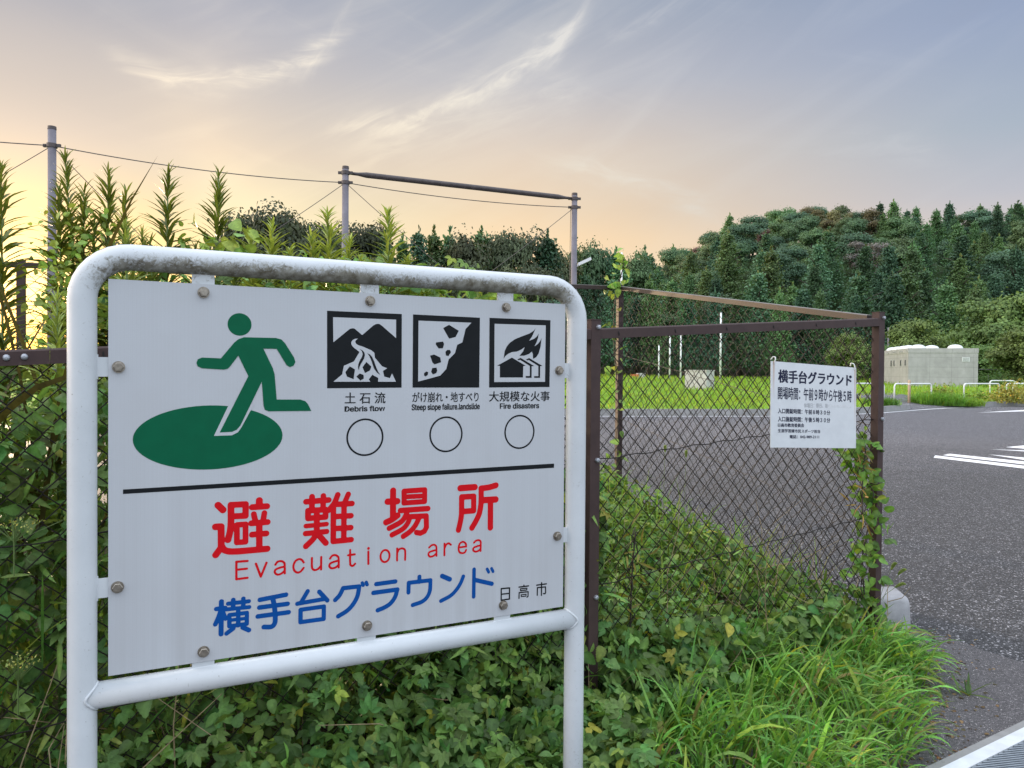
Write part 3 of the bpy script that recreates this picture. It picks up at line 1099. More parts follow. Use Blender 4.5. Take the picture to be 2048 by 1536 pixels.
A4 = [([(1813, 185), (1845, 155), (1885, 148), (1910, 170), (1912, 230), (1910, 305)], 14.5, 'c'), ([(1910, 222), (1850, 240), (1812, 258), (1800, 290), (1830, 315), (1875, 305), (1910, 270)], 14.5, 'c')]
oval = [(512 + 66 * math.cos(a), 380 + 88 * math.sin(a) - 8 * math.cos(a)) for a in np.linspace(0, 2 * math.pi, 28, endpoint=False)]
glyphs('red_english_lettering', M['red'], [
    (460, 1060, 7.877, [([(275, 487), (100, 500), (100, 775), (275, 752)], 18), ([(105, 625), (265, 608)], 18), ([(408, 530), (485, 733), (575, 515)], 18), *A1,
                        ([(1160, 510), (1130, 470), (1085, 458), (1030, 490), (1000, 560), (1010, 630), (1055, 668), (1110, 655), (1160, 595)], 17, 'c'),
                        ([(1290, 440), (1290, 570), (1305, 615), (1340, 630), (1390, 610), (1435, 560)], 17, 'c'), ([(1437, 425), (1435, 620)], 17), *A2,
                        ([(1893, 315), (1893, 520), (1910, 560), (1940, 562), (1970, 530)], 17, 'c'), ([(1860, 398), (1965, 382)], 17)]),
    (700, 1060, 7.314, [([(268, 315), (268, 495)], 16), ([(270, 268), (270, 270)], 20), (oval, 15, 'o'),
                        ([(690, 270), (688, 445)], 15), ([(690, 335), (715, 285), (760, 268), (798, 285), (808, 335), (805, 435)], 15, 'c'), *A3,
                        ([(1382, 200), (1380, 368)], 15), ([(1384, 260), (1410, 210), (1445, 195), (1475, 215)], 15, 'c'),
                        ([(1595, 255), (1700, 240)], 14), ([(1700, 240), (1690, 195), (1650, 172), (1605, 200), (1588, 260), (1600, 320), (1640, 338), (1680, 325), (1698, 290)], 14.5, 'c'), *A4]),
])
glyphs('blue_lettering', M['blue'], [
    (420, 1180, 12.047, [([(274, 278), (266, 1060)], 58), ([(152, 455), (365, 432)], 54), ([(262, 480), (205, 650), (128, 826)], 54, 'c'), ([(300, 500), (375, 692)], 50),
                         ([(437, 328), (935, 270)], 50), ([(560, 238), (556, 430)], 54), ([(803, 208), (800, 420)], 52), ([(392, 467), (946, 410)], 48),
                         ([(680, 440), (680, 850)], 52), ([(466, 602), (888, 548), (886, 815), (466, 872)], 50, 'o'), ([(470, 728), (885, 682)], 42), ([(560, 925), (400, 1045)], 54), ([(790, 900), (935, 965)], 56),
                         ([(1203, 235), (1830, 112)], 56), ([(1190, 420), (1868, 332)], 56), ([(1153, 635), (1893, 535)], 56),
                         ([(1510, 190), (1555, 420), (1572, 690), (1550, 820), (1470, 885), (1300, 890)], 58, 'c')]),
    (580, 1155, 12.047, [([(425, 330), (265, 600)], 52), ([(177, 630), (850, 512)], 52), ([(706, 342), (898, 550)], 54), ([(255, 775), (815, 697), (812, 997), (252, 1074)], 52, 'o'),
                         ([(1090, 540), (1195, 425), (1275, 265)], 53, 'c'), ([(1280, 255), (1665, 213)], 53), ([(1667, 215), (1620, 460), (1500, 670), (1360, 810), (1162, 932)], 54, 'c'),
                         ([(1740, 130), (1764, 186)], 42), ([(1835, 116), (1858, 172)], 42)]),
    (730, 1140, 13.65, [([(307, 383), (828, 312)], 60), ([(230, 622), (882, 532)], 62), ([(880, 535), (820, 735), (700, 905), (540, 1015), (347, 1097)], 61, 'c'),
                        ([(1486, 182), (1480, 320)], 58), ([(1186, 612), (1192, 348), (1787, 278)], 57), ([(1787, 280), (1772, 550), (1700, 730), (1560, 860), (1302, 955)], 57, 'c')]),
    (870, 1125, 15.754, [([(225, 425), (465, 528)], 74), ([(890, 437), (800, 660), (660, 875), (480, 1050), (187, 1210)], 62, 'c'),
                         ([(1230, 217), (1217, 1076)], 62), ([(1250, 545), (1790, 670)], 68), ([(1641, 206), (1690, 300)], 50), ([(1780, 188), (1828, 284)], 48)]),
])
glyphs('city_lettering', M['black'], [
    (990, 1150, 17.07, [([(212, 465), (495, 440), (490, 820), (210, 860)], 25, 'o'), ([(215, 655), (490, 625)], 24),
                        ([(985, 348), (985, 385)], 24), ([(817, 412), (1143, 372)], 24), ([(867, 470), (1088, 450), (1085, 510), (870, 535)], 20, 'o'),
                        ([(817, 795), (823, 600), (1130, 570), (1125, 730), (1090, 755)], 22), ([(890, 675), (1060, 655), (1055, 720), (895, 735)], 18, 'o'),
                        ([(1590, 265), (1582, 693)], 24), ([(1425, 345), (1752, 300)], 24), ([(1440, 690), (1447, 430), (1722, 405), (1725, 605), (1705, 637), (1652, 635)], 23)]),
])


def pict(name, layers, mats):
    """layers: [(material index, outline(s) in sign coordinates, lift)]"""
    mb = MB()
    for mi, pl, h in layers:
        mb.poly([pl], lambda a, b: s3(a, b, h), mi)
    return mb.build(name, mats, panel)


T = ztrace(200, 580, 4.096)
body = T([(835, 553), (990, 560), (1100, 430), (1135, 402), (1180, 387), (1440, 393), (1485, 405), (1515, 435), (1590, 555), (1600, 590), (1585, 620), (1555, 632), (1528, 615), (1447, 482), (1338, 480), (1415, 640), (1430, 690), (1447, 897),
          (1640, 897), (1680, 910), (1700, 930), (1730, 990), (1380, 993), (1350, 980), (1340, 950), (1325, 750), (1150, 1110), (1120, 1145), (1080, 1162), (980, 1167), (1215, 705), (1133, 537), (1062, 630), (1045, 645), (1015, 652), (835, 641), (800, 625), (790, 597), (800, 568)])


def ellipse(l, r, t, b, n=64):
    (u0, _), (u1, _), (_, v0), (_, v1) = T([l, r, t, b])
    return [((u0 + u1) / 2 + (u1 - u0) / 2 * math.cos(a), (v0 + v1) / 2 + (v1 - v0) / 2 * math.sin(a)) for a in np.linspace(0, 2 * math.pi, n, endpoint=False)]


gap = T([(1062, 925), (933, 1195), (1080, 1190), (1130, 1165), (1160, 1122), (1262, 935)])
pict('running_figure_pictogram', [(0, ellipse((268, 1222), (1495, 1188), (922, 945), (835, 1473)), .0004), (1, gap, .0007), (0, body, .0010),
                                  (0, ellipse((1045, 283), (1241, 281), (1143, 190), (1143, 374)), .0004)], [M['green'], M['sheet']])
T = ztrace(645, 612, 9.035)
pict('debris_flow_pictogram', [(0, T([(82, 85), (1433, 145), (1428, 1475), (83, 1487)]), .0004),
     (1, T([(190, 202), (1328, 247), (1328, 580), (1060, 345), (1030, 328), (1000, 322), (960, 328), (920, 350), (715, 525), (600, 425), (570, 405), (535, 402), (490, 415), (195, 655)]), .0007),
     (1, T([(640, 590), (605, 615), (588, 650), (605, 680), (640, 705), (740, 740), (880, 800), (935, 845), (945, 935), (1075, 1090), (1165, 1125), (1090, 1175), (1115, 1275), (1215, 1305), (1255, 1220), (1325, 1368), (1003, 1368), (1008, 1300), (898, 1242), (835, 1325), (862, 1368), (195, 1368), (355, 1235), (385, 1080), (565, 1003), (668, 832), (545, 735), (520, 690), (520, 650), (545, 615), (590, 592)]), .0007),
     (0, T([(665, 775), (725, 805), (755, 840), (765, 890), (750, 950), (690, 1050), (665, 1110), (655, 1165), (640, 1110), (645, 1050), (670, 990), (710, 920), (725, 870), (710, 815)]), .0010),
     (0, T([(805, 848), (860, 880), (895, 920), (935, 1010), (970, 1110), (1000, 1180), (1045, 1248), (980, 1200), (930, 1130), (905, 1060), (875, 970), (840, 895)]), .0010),
     (0, T([(490, 1090), (585, 1145), (560, 1322), (440, 1275), (412, 1195)]), .0010), (0, T([(790, 1010), (882, 1095), (855, 1165), (765, 1210), (722, 1105)]), .0010),
     (0, T([(670, 1220), (740, 1243), (745, 1310), (683, 1348), (610, 1275)]), .0010)], [M['black'], M['sheet']])
T = ztrace(820, 622, 9.6)
pict('landslide_pictogram', [(0, T([(58, 65), (1342, 128), (1328, 1470), (48, 1470)]), .0004),
     (1, T([(162, 185), (1178, 225), (1065, 345), (1003, 603), (905, 648), (862, 808), (740, 930), (693, 1115), (578, 1240), (155, 1355)]), .0007)] +
     [(0, T(q), .0010) for q in ([(748, 265), (935, 380), (872, 500), (748, 530), (635, 328)], [(497, 603), (632, 586), (653, 632), (630, 715), (548, 720), (493, 645)],
      [(712, 747), (765, 747), (783, 795), (735, 865), (688, 855), (677, 785)], [(383, 857), (462, 835), (580, 893), (595, 985), (468, 1025), (430, 990)],
      [(425, 1095), (507, 1087), (520, 1140), (505, 1190), (438, 1218), (403, 1170)], [(310, 1160), (348, 1172), (340, 1225), (298, 1257), (268, 1240), (268, 1195)])], [M['black'], M['sheet']])
T = ztrace(970, 630, 10.107)
pict('fire_pictogram', [(0, T([(90, 57), (1323, 105), (1303, 1455), (82, 1465)]), .0004), (1, T([(192, 178), (1225, 210), (1210, 1350), (185, 1355)]), .0007)] +
     [(0, T(q), .0010) for q in ([(1018, 265), (980, 320), (900, 372), (720, 440), (600, 490), (500, 560), (440, 630), (395, 730), (373, 885), (410, 830), (470, 780), (540, 750), (640, 738), (720, 705), (800, 650), (770, 730), (695, 825), (790, 822), (880, 790), (945, 740), (965, 790), (968, 885), (1030, 855), (1080, 780), (1120, 640), (1140, 470), (1110, 530), (1060, 590), (998, 632), (1040, 550), (1070, 460), (1085, 372), (1050, 430), (990, 480), (888, 522), (950, 430), (990, 340)],
      [(540, 860), (820, 1025), (770, 1032), (765, 1262), (298, 1262), (298, 1028), (242, 1025)],
      [(715, 865), (990, 1030), (940, 1035), (940, 1270), (820, 1270), (820, 1233), (903, 1233), (903, 1030), (705, 905), (680, 918), (650, 898)],
      [(888, 868), (1160, 1030), (1112, 1035), (1110, 1270), (990, 1270), (990, 1235), (1075, 1235), (1075, 1030), (880, 908), (853, 918), (825, 900)])], [M['black'], M['sheet']])
T = ztrace(640, 600, 4.096)
for l, r, t, b in ((215, 520, 970, 1278), (895, 1168, 953, 1247), (1510, 1757, 940, 1220)):
    o = ellipse((l, (t + b) / 2), (r, (t + b) / 2), ((l + r) / 2, t), ((l + r) / 2, b), 56)
    c = np.mean(np.array(o), 0)
    i = [tuple(c + (np.array(q) - c) * .905) for q in o]
    mb = MB()
    n = len(o)
    mb.add([s3(*q, .0004) for q in o] + [s3(*q, .0004) for q in i], [(k, (k + 1) % n, n + (k + 1) % n, n + k) for k in range(n)])
    mb.build('check_circle', M['black'], panel)
T = ztrace(0, 0, 1)
pict('dividing_line', [(0, T([(246, 979), (1108, 927), (1108, 935.5), (246, 988)]), .0004)], [M['black']])


try:      # the sans face that ships inside Blender; its stroke font covers the rest
    import os
    SANS = bpy.data.fonts.load(os.path.join(bpy.utils.system_resource('DATAFILES'), 'fonts', 'Inter.woff2'))
except Exception:
    SANS = None


def textmesh(body, bold=0.0, space=1.0):
    cu = bpy.data.curves.new('t', 'FONT')
    if SANS and body.isascii():
        cu.font = SANS
    cu.body = body
    cu.offset = bold
    cu.space_character = space
    cu.resolution_u = 4
    o = bpy.data.objects.new('t', cu)
    C.objects.link(o)
    bpy.context.view_layer.update()
    me = bpy.data.meshes.new_from_object(o.evaluated_get(bpy.context.evaluated_depsgraph_get()))
    V = np.array([tuple(v.co[:2]) for v in me.vertices])
    Fc = [tuple(p.vertices) for p in me.polygons]
    bpy.data.objects.remove(o); bpy.data.curves.remove(cu); bpy.data.meshes.remove(me)
    return V, Fc


def put_text(mb, body, u0, u1, v0, v1, P, bold=0.0, h=.0004, space=1.0):
    """lettering fitted to a box; heavier faces are thickened by thin overlapping layers"""
    V, Fc = textmesh(body, 0.0, space)
    a, b = V.min(0), V.max(0)
    uu = u0 + (V[:, 0] - a[0]) / (b[0] - a[0]) * (u1 - u0)
    vv = v1 + (V[:, 1] - a[1]) / (b[1] - a[1]) * (v0 - v1)
    ku, kv = bold * (u1 - u0) / (b[0] - a[0]), bold * abs(v1 - v0) / (b[1] - a[1])
    offs = [(0, 0)] if bold <= 0 else [(-1, -.6), (1, -.6), (0, 0), (-1, .6), (1, .6)]
    for k, (i, j) in enumerate(offs):
        mb.add([P(x + i * ku, y + j * kv, h + k * .00004) for x, y in zip(uu, vv)], Fc)


T = ztrace(640, 600, 4.096)
for name, rows in (('debris_flow_caption', (("土 石 流", 203, 535, 757, 848, .012), ("Debris flow", 203, 530, 868, 911, .026))),
                   ('landslide_caption', (("がけ崩れ・地すべり", 757, 1298, 754, 836, .012), ("Steep slope failure.landslide", 752, 1307, 850, 910, .026))),
                   ('fire_caption', (("大規模な火事", 1385, 1880, 748, 830, .012), ("Fire disasters", 1475, 1793, 845, 888, .026)))):
    mb = MB()
    for s, x0, x1, y0, y1, bo in rows:
        (ua, _), (ub, _) = T([(x0, (y0 + y1) / 2), (x1, (y0 + y1) / 2)])
        (_, va), (_, vb) = T([((x0 + x1) / 2, y0), ((x0 + x1) / 2, y1)])
        put_text(mb, s, ua, ub, va, vb, s3, bo)
    mb.build(name, M['black'], panel)

#@@FENCE
# ------------------------------------------------------------------ chain-link fences
PITCH_M = .086


def chain_link(A, B, zt0, zt1, zb0, zb1, nrm2, r=.0021):
    """woven wire between two posts; top and bottom follow the slope"""
    A, B = np.array(A, float), np.array(B, float)
    L = np.linalg.norm(B - A)
    d = (B - A) / L
    n3 = np.array([nrm2[0], nrm2[1], 0.0])
    cols = int(L / PITCH_M) * 2
    pw = L / cols
    mb = MB()
    H0 = (zt0 + zt1) / 2 - (zb0 + zb1) / 2
    rows = int(round(H0 / pw))
    for c in range(cols):
        pts = []
        for k in range(rows + 1):
            f = k / rows
            half = (k + c) % 2
            x = (c + (1.06 if half else -.06)) * pw
            x = min(max(x, 0), L)
            u = x / L
            zt, zb = zt0 + (zt1 - zt0) * u, zb0 + (zb1 - zb0) * u
            z = zt + (zb - zt) * f
            q = A + d * x
            w = .0025 * (1 if half else -1) + random.gauss(0, .0010)
            pts.append(np.array([q[0], q[1], z + random.gauss(0, .0012)]) + n3 * w)
        # soften every bend a little
        P = [pts[0]]
        for k in range(1, len(pts) - 1):
            P += [pts[k] * .94 + pts[k - 1] * .06, pts[k] * .94 + pts[k + 1] * .06]
        P.append(pts[-1])
        V = np.array(P)
        mb.tube(V, r, 5, caps=False)
    return mb


def rail_z(t):
    return EYE[2] + .192 + .066 * t


ff = thing('chain_link_fence', 'brown chain-link fence along the pavement carrying the small notice board', 'fence', fp(0, 0, 0))
W5 = .05
for t0, z in ((0.0, rail_z(0) + .035), (1.98, rail_z(1.98) + .03), (-2.35, rail_z(-2.35) + .02)):
    c = fp(t0, .0, 0)
    mb = MB()
    d3, n3 = np.array([*FD, 0]), np.array([*FN, 0])
    mb.cbox(c + [0, 0, z / 2 - .1], d3 * W5, n3 * .045, np.array([0, 0, z + .2]))
    mb.cbox(c + [0, 0, z + .001], d3 * (W5 + .004), n3 * .049, np.array([0, 0, .004]))
    mb.build('post', M['brown'], ff)
    for zz in (z - .03, z - .03 - .56, z - .03 - 1.14):
        q = c - n3 * .0225 + np.array([0, 0, zz]) + d3 * .010
        MB().tube([q, q - n3 * .004, q - n3 * .010, q - n3 * .012], [.011, .0105, .0095, .005], 6).build('bolt', M['dbolt'], ff)


def rail(ta, tb, off=.0):
    d3 = np.array([*FD, .066]); d3n = d3 / np.linalg.norm(d3)
    a = fp(ta, off, rail_z(ta))
    mb = MB()
    n3 = np.array([*FN, 0])
    prof = [(-.022, -.045), (-.022, -.006), (-.017, -.001), (-.010, .0), (.012, .0), (.022, -.008), (.022, -.045)]
    k = len(prof)
    V = []
    for t in (ta, tb):
        q = fp(t, off, rail_z(t))
        V += [q + n3 * a_ + np.array([0, 0, b_]) for a_, b_ in prof]
    mb.add(V, [(i, (i + 1) % k, k + (i + 1) % k, k + i) for i in range(k)] + [tuple(range(k))[::-1], tuple(range(k, 2 * k))])
    return mb


rail(.026, 1.955).build('top_rail', M['brown'], ff)
rail(-1.965, -.026).build('top_rail', M['brown'], ff)
r2 = rail(-4.2, -1.966, -.0015)
r2.build('top_rail', M['brown'], ff)
for px in (12, 48):
    q = at(px, 719, 2.135)
    n3 = np.array([*FN, 0])
    t_ = float(np.dot(q[:2] - FO, FD))
    q = fp(t_, -.0235, rail_z(t_) - .022)
    MB().tube([q, q - n3 * .004, q - n3 * .007, q - n3 * .009], [.0095, .009, .007, .003], 10).build('bolt', M['dbolt'], ff)
for k in range(14):
    t = -2.6 + k * .325 + .12
    if abs(t) < .06 or t > 1.9:
        continue
    q = fp(t, -.0222, rail_z(t) - .022)
    hk = MB().cbox(q, np.array([*FD, 0]) * .004, np.array([*FN, 0]) * .0012, np.array([0, 0, .014]))
    hk.tube([q + np.array([*FD, 0]) * .004 + [0, 0, -.012] - np.array([*FN, 0]) * .002, q - np.array([*FN, 0]) * .003 + [0, 0, .002]], .0014, 5)
    hk.build('mesh_hook', M['dark'], ff)
m1 = chain_link(fp(.028, .012)[:2], fp(1.955, .012)[:2], rail_z(0) - .03, rail_z(1.95) - .03, .16, .24, FN)
m1.build('wire_mesh', M['wire'], ff, True)
m1 = chain_link(fp(-4.2, .012)[:2], fp(-.028, .012)[:2], rail_z(-4.2) - .03, rail_z(0) - .03, -.06, .15, FN)
m1.build('wire_mesh', M['wire'], ff, True)
mb = MB()
for dz in (-.56, -1.10):
    for ta, tb in ((0, 1.97), (-4.2, 0)):
        n = 40
        mb.tube([fp(ta + (tb - ta) * k / n, .006, rail_z(ta + (tb - ta) * k / n) + dz + .004 * math.sin(k * 1.7)) for k in range(n + 1)], .0024, 5, caps=False)
mb.build('tension_wire', M['wire'], ff, True)

# fence at the back of the bank, with its side return to the front corner post
FAR = np.array([.975, 7.0]); FRONT = fp(1.98, .02)[:2]
bf = thing('boundary_fence', 'rusty-topped chain-link fence running back from the corner post behind the weeds', 'fence', (FAR[0], FAR[1], .4))


def run(A, B, za, zb, hgt, extra=None):
    A, B = np.array(A, float), np.array(B, float)
    d = (B - A); L = np.linalg.norm(d); d = d / L
    n = np.array([-d[1], d[0]])
    d3 = np.array([*(B - A), zb - za]); n3 = np.array([*n, 0])
    mb = MB()
    a3 = np.array([*A, za])
    prof = [(-.024, -.036), (-.024, -.004), (-.02, .0), (.02, .0), (.024, -.004), (.024, -.036)]
    k = len(prof)
    V = [a3 + n3 * p + np.array([0, 0, q]) for p, q in prof] + [a3 + d3 + n3 * p + np.array([0, 0, q]) for p, q in prof]
    mb.add(V, [(i, (i + 1) % k, k + (i + 1) % k, k + i) for i in range(k)] + [tuple(range(k))[::-1], tuple(range(k, 2 * k))])
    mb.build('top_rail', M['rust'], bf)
    chain_link(A + n * .0, B, za - .035, zb - .035, za - hgt, zb - hgt, n, .0020).build('wire_mesh', M['wire'], bf, True)
    mb = MB()
    for dz in (-.62, -1.2):
        mb.tube([a3 + d3 * k / 20 + np.array([0, 0, dz + .004 * math.sin(2 * k)]) for k in range(21)], .0022, 5, caps=False)
    mb.build('tension_wire', M['pwire'], bf, True)


ZF = EYE[2] + .80
run(FAR, FRONT + (FAR - FRONT) * .012, ZF, rail_z(1.98) + .02, 1.66)
LB = np.array([-3.42, 5.4])
ld = (LB - FAR) / np.linalg.norm(LB - FAR)
run(FAR, FAR + ld * 2.35, ZF, ZF - .03, 1.66)
run(FAR + ld * 2.35, FAR + ld * 4.7, ZF - .03, ZF - .05, 1.66)
run(FAR + ld * 4.7, FAR + ld * 7.05, ZF - .05, ZF - .07, 1.66)
for k in range(4):
    q = FAR + ld * 2.35 * k
    mb = MB()
    l3, k3 = np.array([*ld, 0]), np.array([-ld[1], ld[0], 0])
    z = ZF - .02 * k
    mb.cbox((q[0], q[1], z / 2), l3 * .05, k3 * .05, (0, 0, z + .015))
    mb.build('post', M['brown'], bf)
MB().cbox((FAR[0], FAR[1], ZF + .02), (.05, 0, 0), (0, .05, 0), (0, 0, .02)).build('post_cap', M['dbolt'], bf)

# notice board tied to the front fence
NB0 = FO + FN * -.03
nb_n = np.array([*(-FN), 0])


def nbp(px, py):
    d = ray(px, py)
    o3 = np.array([*NB0, 0])
    t = np.dot(o3 - EYE, nb_n) / np.dot(d, nb_n)
    return EYE + d * t


TL, TR, BR, BL = nbp(1542.3, 722), nbp(1712.5, 735.5), nbp(1712, 896.5), nbp(1541.2, 895)
nb = thing('notice_board', 'small white opening-hours board tied to the chain-link fence with rust runs', 'notice board', (BL + BR) / 2)
mb = MB()
fr = [TL, TR, BR, BL]
bk = [p - nb_n * .004 for p in fr]
mb.add(fr + bk, [(3, 2, 1, 0), (4, 5, 6, 7), (0, 1, 5, 4), (1, 2, 6, 5), (2, 3, 7, 6), (3, 0, 4, 7)])
nbo = mb.build('board', M['board'], nb)
uvl = nbo.data.uv_layers.new(name='UVMap')
uvv = {0: (0, 0), 1: (1, 0), 2: (1, 1), 3: (0, 1), 4: (0, 0), 5: (1, 0), 6: (1, 1), 7: (0, 1)}
for lp in nbo.data.loops:
    uvl.data[lp.index].uv = uvv[lp.vertex_index]


def bil(a, b, h=0.0):
    return TL * (1 - a) * (1 - b) + TR * a * (1 - b) + BR * a * b + BL * (1 - a) * b + nb_n * h


Mi = np.array([TR - TL, BL - TL]).T


def nuv(x, y):
    q = nbp(1520 + x / 7.68, 700 + y / 7.68) - TL
    return np.linalg.lstsq(Mi, q, rcond=None)[0]


for body, x0, x1, xl, yl0, yl1, xr, yr0, yr1, bo, mt in (
        ("横手台グラウンド", 283, 1405, 350, 305, 500, 1350, 375, 550, .036, 'ink'),
        ("開場時間：午前９時から午後５時", 275, 1405, 340, 565, 755, 1350, 620, 800, .018, 'ink'),
        ("休場日：祭日、毎", 675, 1040, 690, 815, 885, 1030, 822, 890, .012, 'faded'),
        ("入口開錠時間：午前８時３０分", 275, 1075, 300, 895, 972, 1060, 928, 998, .026, 'ink'),
        ("入口施錠時間：午後５時３０分", 275, 1075, 300, 1020, 1098, 1060, 1042, 1116, .026, 'ink'),
        ("日高市教育委員会", 275, 675, 300, 1126, 1180, 660, 1128, 1186, .028, 'ink'),
        ("生涯学習課市民スポーツ担当", 275, 920, 300, 1212, 1266, 900, 1226, 1276, .022, 'ink'),
        ("電話：042-989-2111", 455, 905, 480, 1305, 1358, 890, 1308, 1360, .024, 'ink')):
    ua, ub = nuv(x0, (yl0 + yl1) / 2)[0], nuv(x1, (yr0 + yr1) / 2)[0]
    pl0, pl1, pr0, pr1 = nuv(xl, yl0), nuv(xl, yl1), nuv(xr, yr0), nuv(xr, yr1)

    def PP(a, b, h, q=(pl0, pl1, pr0, pr1)):
        f = (a - q[0][0]) / (q[2][0] - q[0][0])
        v0 = q[0][1] + (q[2][1] - q[0][1]) * f
        v1 = q[1][1] + (q[3][1] - q[1][1]) * f
        return TL + (TR - TL) * a + (BL - TL) * (v0 + (v1 - v0) * b) + nb_n * h
    mb = MB()
    put_text(mb, body, ua, ub, 0, 1, PP, bo, .0006)
    mb.build('lettering', M[mt], nbo)
ra, rb = nuv(1045, 830), nuv(1400, 880)
MB().add([bil(ra[0], ra[1], .0005), bil(rb[0], ra[1], .0005), bil(rb[0], rb[1], .0005), bil(ra[0], rb[1], .0005)], [(3, 2, 1, 0)]).build('erased_patch', plain('erased_patch', (.66, .67, .69), .5, .10, 60), nbo)
for c, w in ((TL, .02), (TR, -.02)):
    q = c + (TR - TL) / np.linalg.norm(TR - TL) * w + np.array([0, 0, -.012])
    pts = [q + nb_n * .003, q + nb_n * .006 + [0, 0, .012], q + nb_n * .004 + [w * .2, 0, .03], q - nb_n * .012 + [w * .3, 0, .034], q - nb_n * .02 + [0, 0, .02]]
    MB().tube(smooth_curve(pts), .0028, 6).build('wire_tie', M['white'], nb, True)

# kerb stone at the foot of the corner post
kb = thing('kerb_stone', 'rounded pale concrete kerb stone at the foot of the fence corner post', 'kerb stone', (2.17, 4.42, 0))
c0 = ground(1733, 1268) ; c1 = ground(1821, 1264)
ax = (c1 - c0); ax[2] = 0
ax = ax / np.linalg.norm(ax); ay = np.array([-ax[1], ax[0], 0])
ay = unit(np.array([[.16, .98, 0]]))[0]
mb = MB()
prof = []
wd, ht, rd = np.linalg.norm(c1 - c0), .205, .04
for cx, sgn_ in ((rd, -1), (wd - rd, 1)):
    for a in (np.linspace(180, 90, 5) if sgn_ < 0 else np.linspace(90, 0, 5)):
        prof.append((cx + rd * math.cos(R(a)), ht - rd + rd * math.sin(R(a))))
prof = [(0, -.03)] + prof + [(wd + .012, -.03)]
k = len(prof)
rings = []
for s_, sc in ((0.03, .93), (.012, .975), (0.04, 1.0), (.75, 1.0)):
    pass
for s_, ins in ((.0, .028), (.012, .010), (.035, .0), (.24, .0)):
    rings.append([c0 + ax * (wd / 2 + (a - wd / 2) * (1 - ins * 2)) + ay * s_ + np.array([0, 0, b - (ins if b > .05 else 0)]) for a, b in prof])
V = [p for rg in rings for p in rg]
Fc = [(r_ * k + i, r_ * k + i + 1, (r_ + 1) * k + i + 1, (r_ + 1) * k + i) for r_ in range(3) for i in range(k - 1)]
Fc.append(tuple(range(k))[::-1]); Fc.append(tuple(range(3 * k, 4 * k)))
mb.add(V, Fc)
mb.build('stone', M['block'], kb, True)

#@@FAR
# ------------------------------------------------------------------ net poles
NP = [at(104, 258, 15.35), at(691, 337, 18.1), at(1149, 390, 20.7)]
NP0 = NP[0] - (NP[1] - NP[0])
words = ['leftmost net pole, standing behind the goldenrods', 'middle net pole, holding the left end of the thick top pipe', 'right-hand net pole carrying a small white floodlight']
PO = []
for i, (p, w) in enumerate(zip(NP, words)):
    t = thing('net_pole', 'tall grey steel pole, ' + w, 'pole', (p[0], p[1], 0), 'tall net poles beyond the weeds')
    h = p[2]
    MB().tube([(p[0], p[1], -.05), (p[0], p[1], h * .62), (p[0], p[1], h * .62 + .01), (p[0], p[1], h)], [.09, .088, .080, .076], 16).build('shaft', M['gpole'], t, True)
    for dz in (.10, .33) if i else (.33,):
        mb = MB()
        mb.tube([(p[0], p[1], h - dz - .04), (p[0], p[1], h - dz + .04)], .098, 16)
        mb.cbox((p[0] - .12, p[1], h - dz), (.1, 0, 0), (0, .05, 0), (0, 0, .06)); mb.cbox((p[0] + .12, p[1], h - dz), (.1, 0, 0), (0, .05, 0), (0, 0, .06))
        mb.build('clamp_band', M['dpipe'], t)
    MB().tube([(p[0], p[1], h - .01), (p[0], p[1], h + .05)], [.082, .078], 14).build('pole_cap', M['dpipe'], t)
    PO.append(t)
q = at(1160, 527, 20.7)
mb = MB()
mb.tube([NP[2] * [1, 1, 0] + [0, 0, q[2] - .1], q + [0, 0, -.02]], .025, 6)
mb.cbox(q + [.12, 0, .05], (.34, 0, .16), (0, .16, 0), (-.03, 0, .07))
mb.build('floodlight', M['white'], PO[2])
t = thing('top_pipe', 'thick dark pipe joining the tops of the middle and right net poles', 'pipe', NP[1] - [0, 0, .1])
a, b = NP[1] - [0, 0, .10], NP[2] - [0, 0, .10]
dd_ = unit((b - a)[None])[0]
mb = MB().tube([a + dd_ * .1, a + dd_ * .3, a + dd_ * .5, b - dd_ * .5, b - dd_ * .3, b - dd_ * .1], [.035, .04, .068, .068, .04, .035], 12)
mb.build('pipe', M['dpipe'], t, True)


def cable(name, label, a, b, sag, r=.011):
    P = [a + (b - a) * k / 16 + np.array([0, 0, -sag * 4 * (k / 16) * (1 - k / 16)]) for k in range(17)]
    o = MB().tube(P, r, 5).build(name, M['pwire'], None, True)
    props(o, label, 'cable', 'steel cables of the net poles')


z33 = np.array([0, 0, .33])
cable('span_cable', 'thin steel cable slung between the left and middle net poles', NP[0] - z33, NP[1] - z33, .12)
cable('span_cable', 'thin steel cable under the thick pipe, middle to right net pole', NP[1] - z33, NP[2] - z33, .10)
cable('span_cable', 'thin steel cable running left out of view from the left net pole', NP0 - z33, NP[0] - z33, .12)
cable('stay_cable', 'slanting stay dropping leftwards from the left net pole', NP[0] - z33, at(-140, 430, 14.3), .02, .008)
cable('stay_cable', 'slanting stay dropping rightwards from the left net pole', NP[0] - z33, at(330, 520, 16.4), .02, .008)
cable('stay_cable', 'slanting stay dropping leftwards from the middle net pole', NP[1] - z33, at(520, 480, 17.3), .02, .008)
cable('stay_cable', 'slanting stay dropping rightwards from the middle net pole', NP[1] - z33, at(890, 540, 19.0), .02, .008)
cable('stay_cable', 'slanting stay dropping leftwards from the right net pole', NP[2] - z33, at(980, 545, 19.8), .02, .008)
cable('stay_cable', 'upright thin cable beside the shaft of the right net pole', NP[2] - z33 - [.1, 0, 0], NP[2] * [1, 1, 0] + [-.13, 0, 1.5], .0, .007)

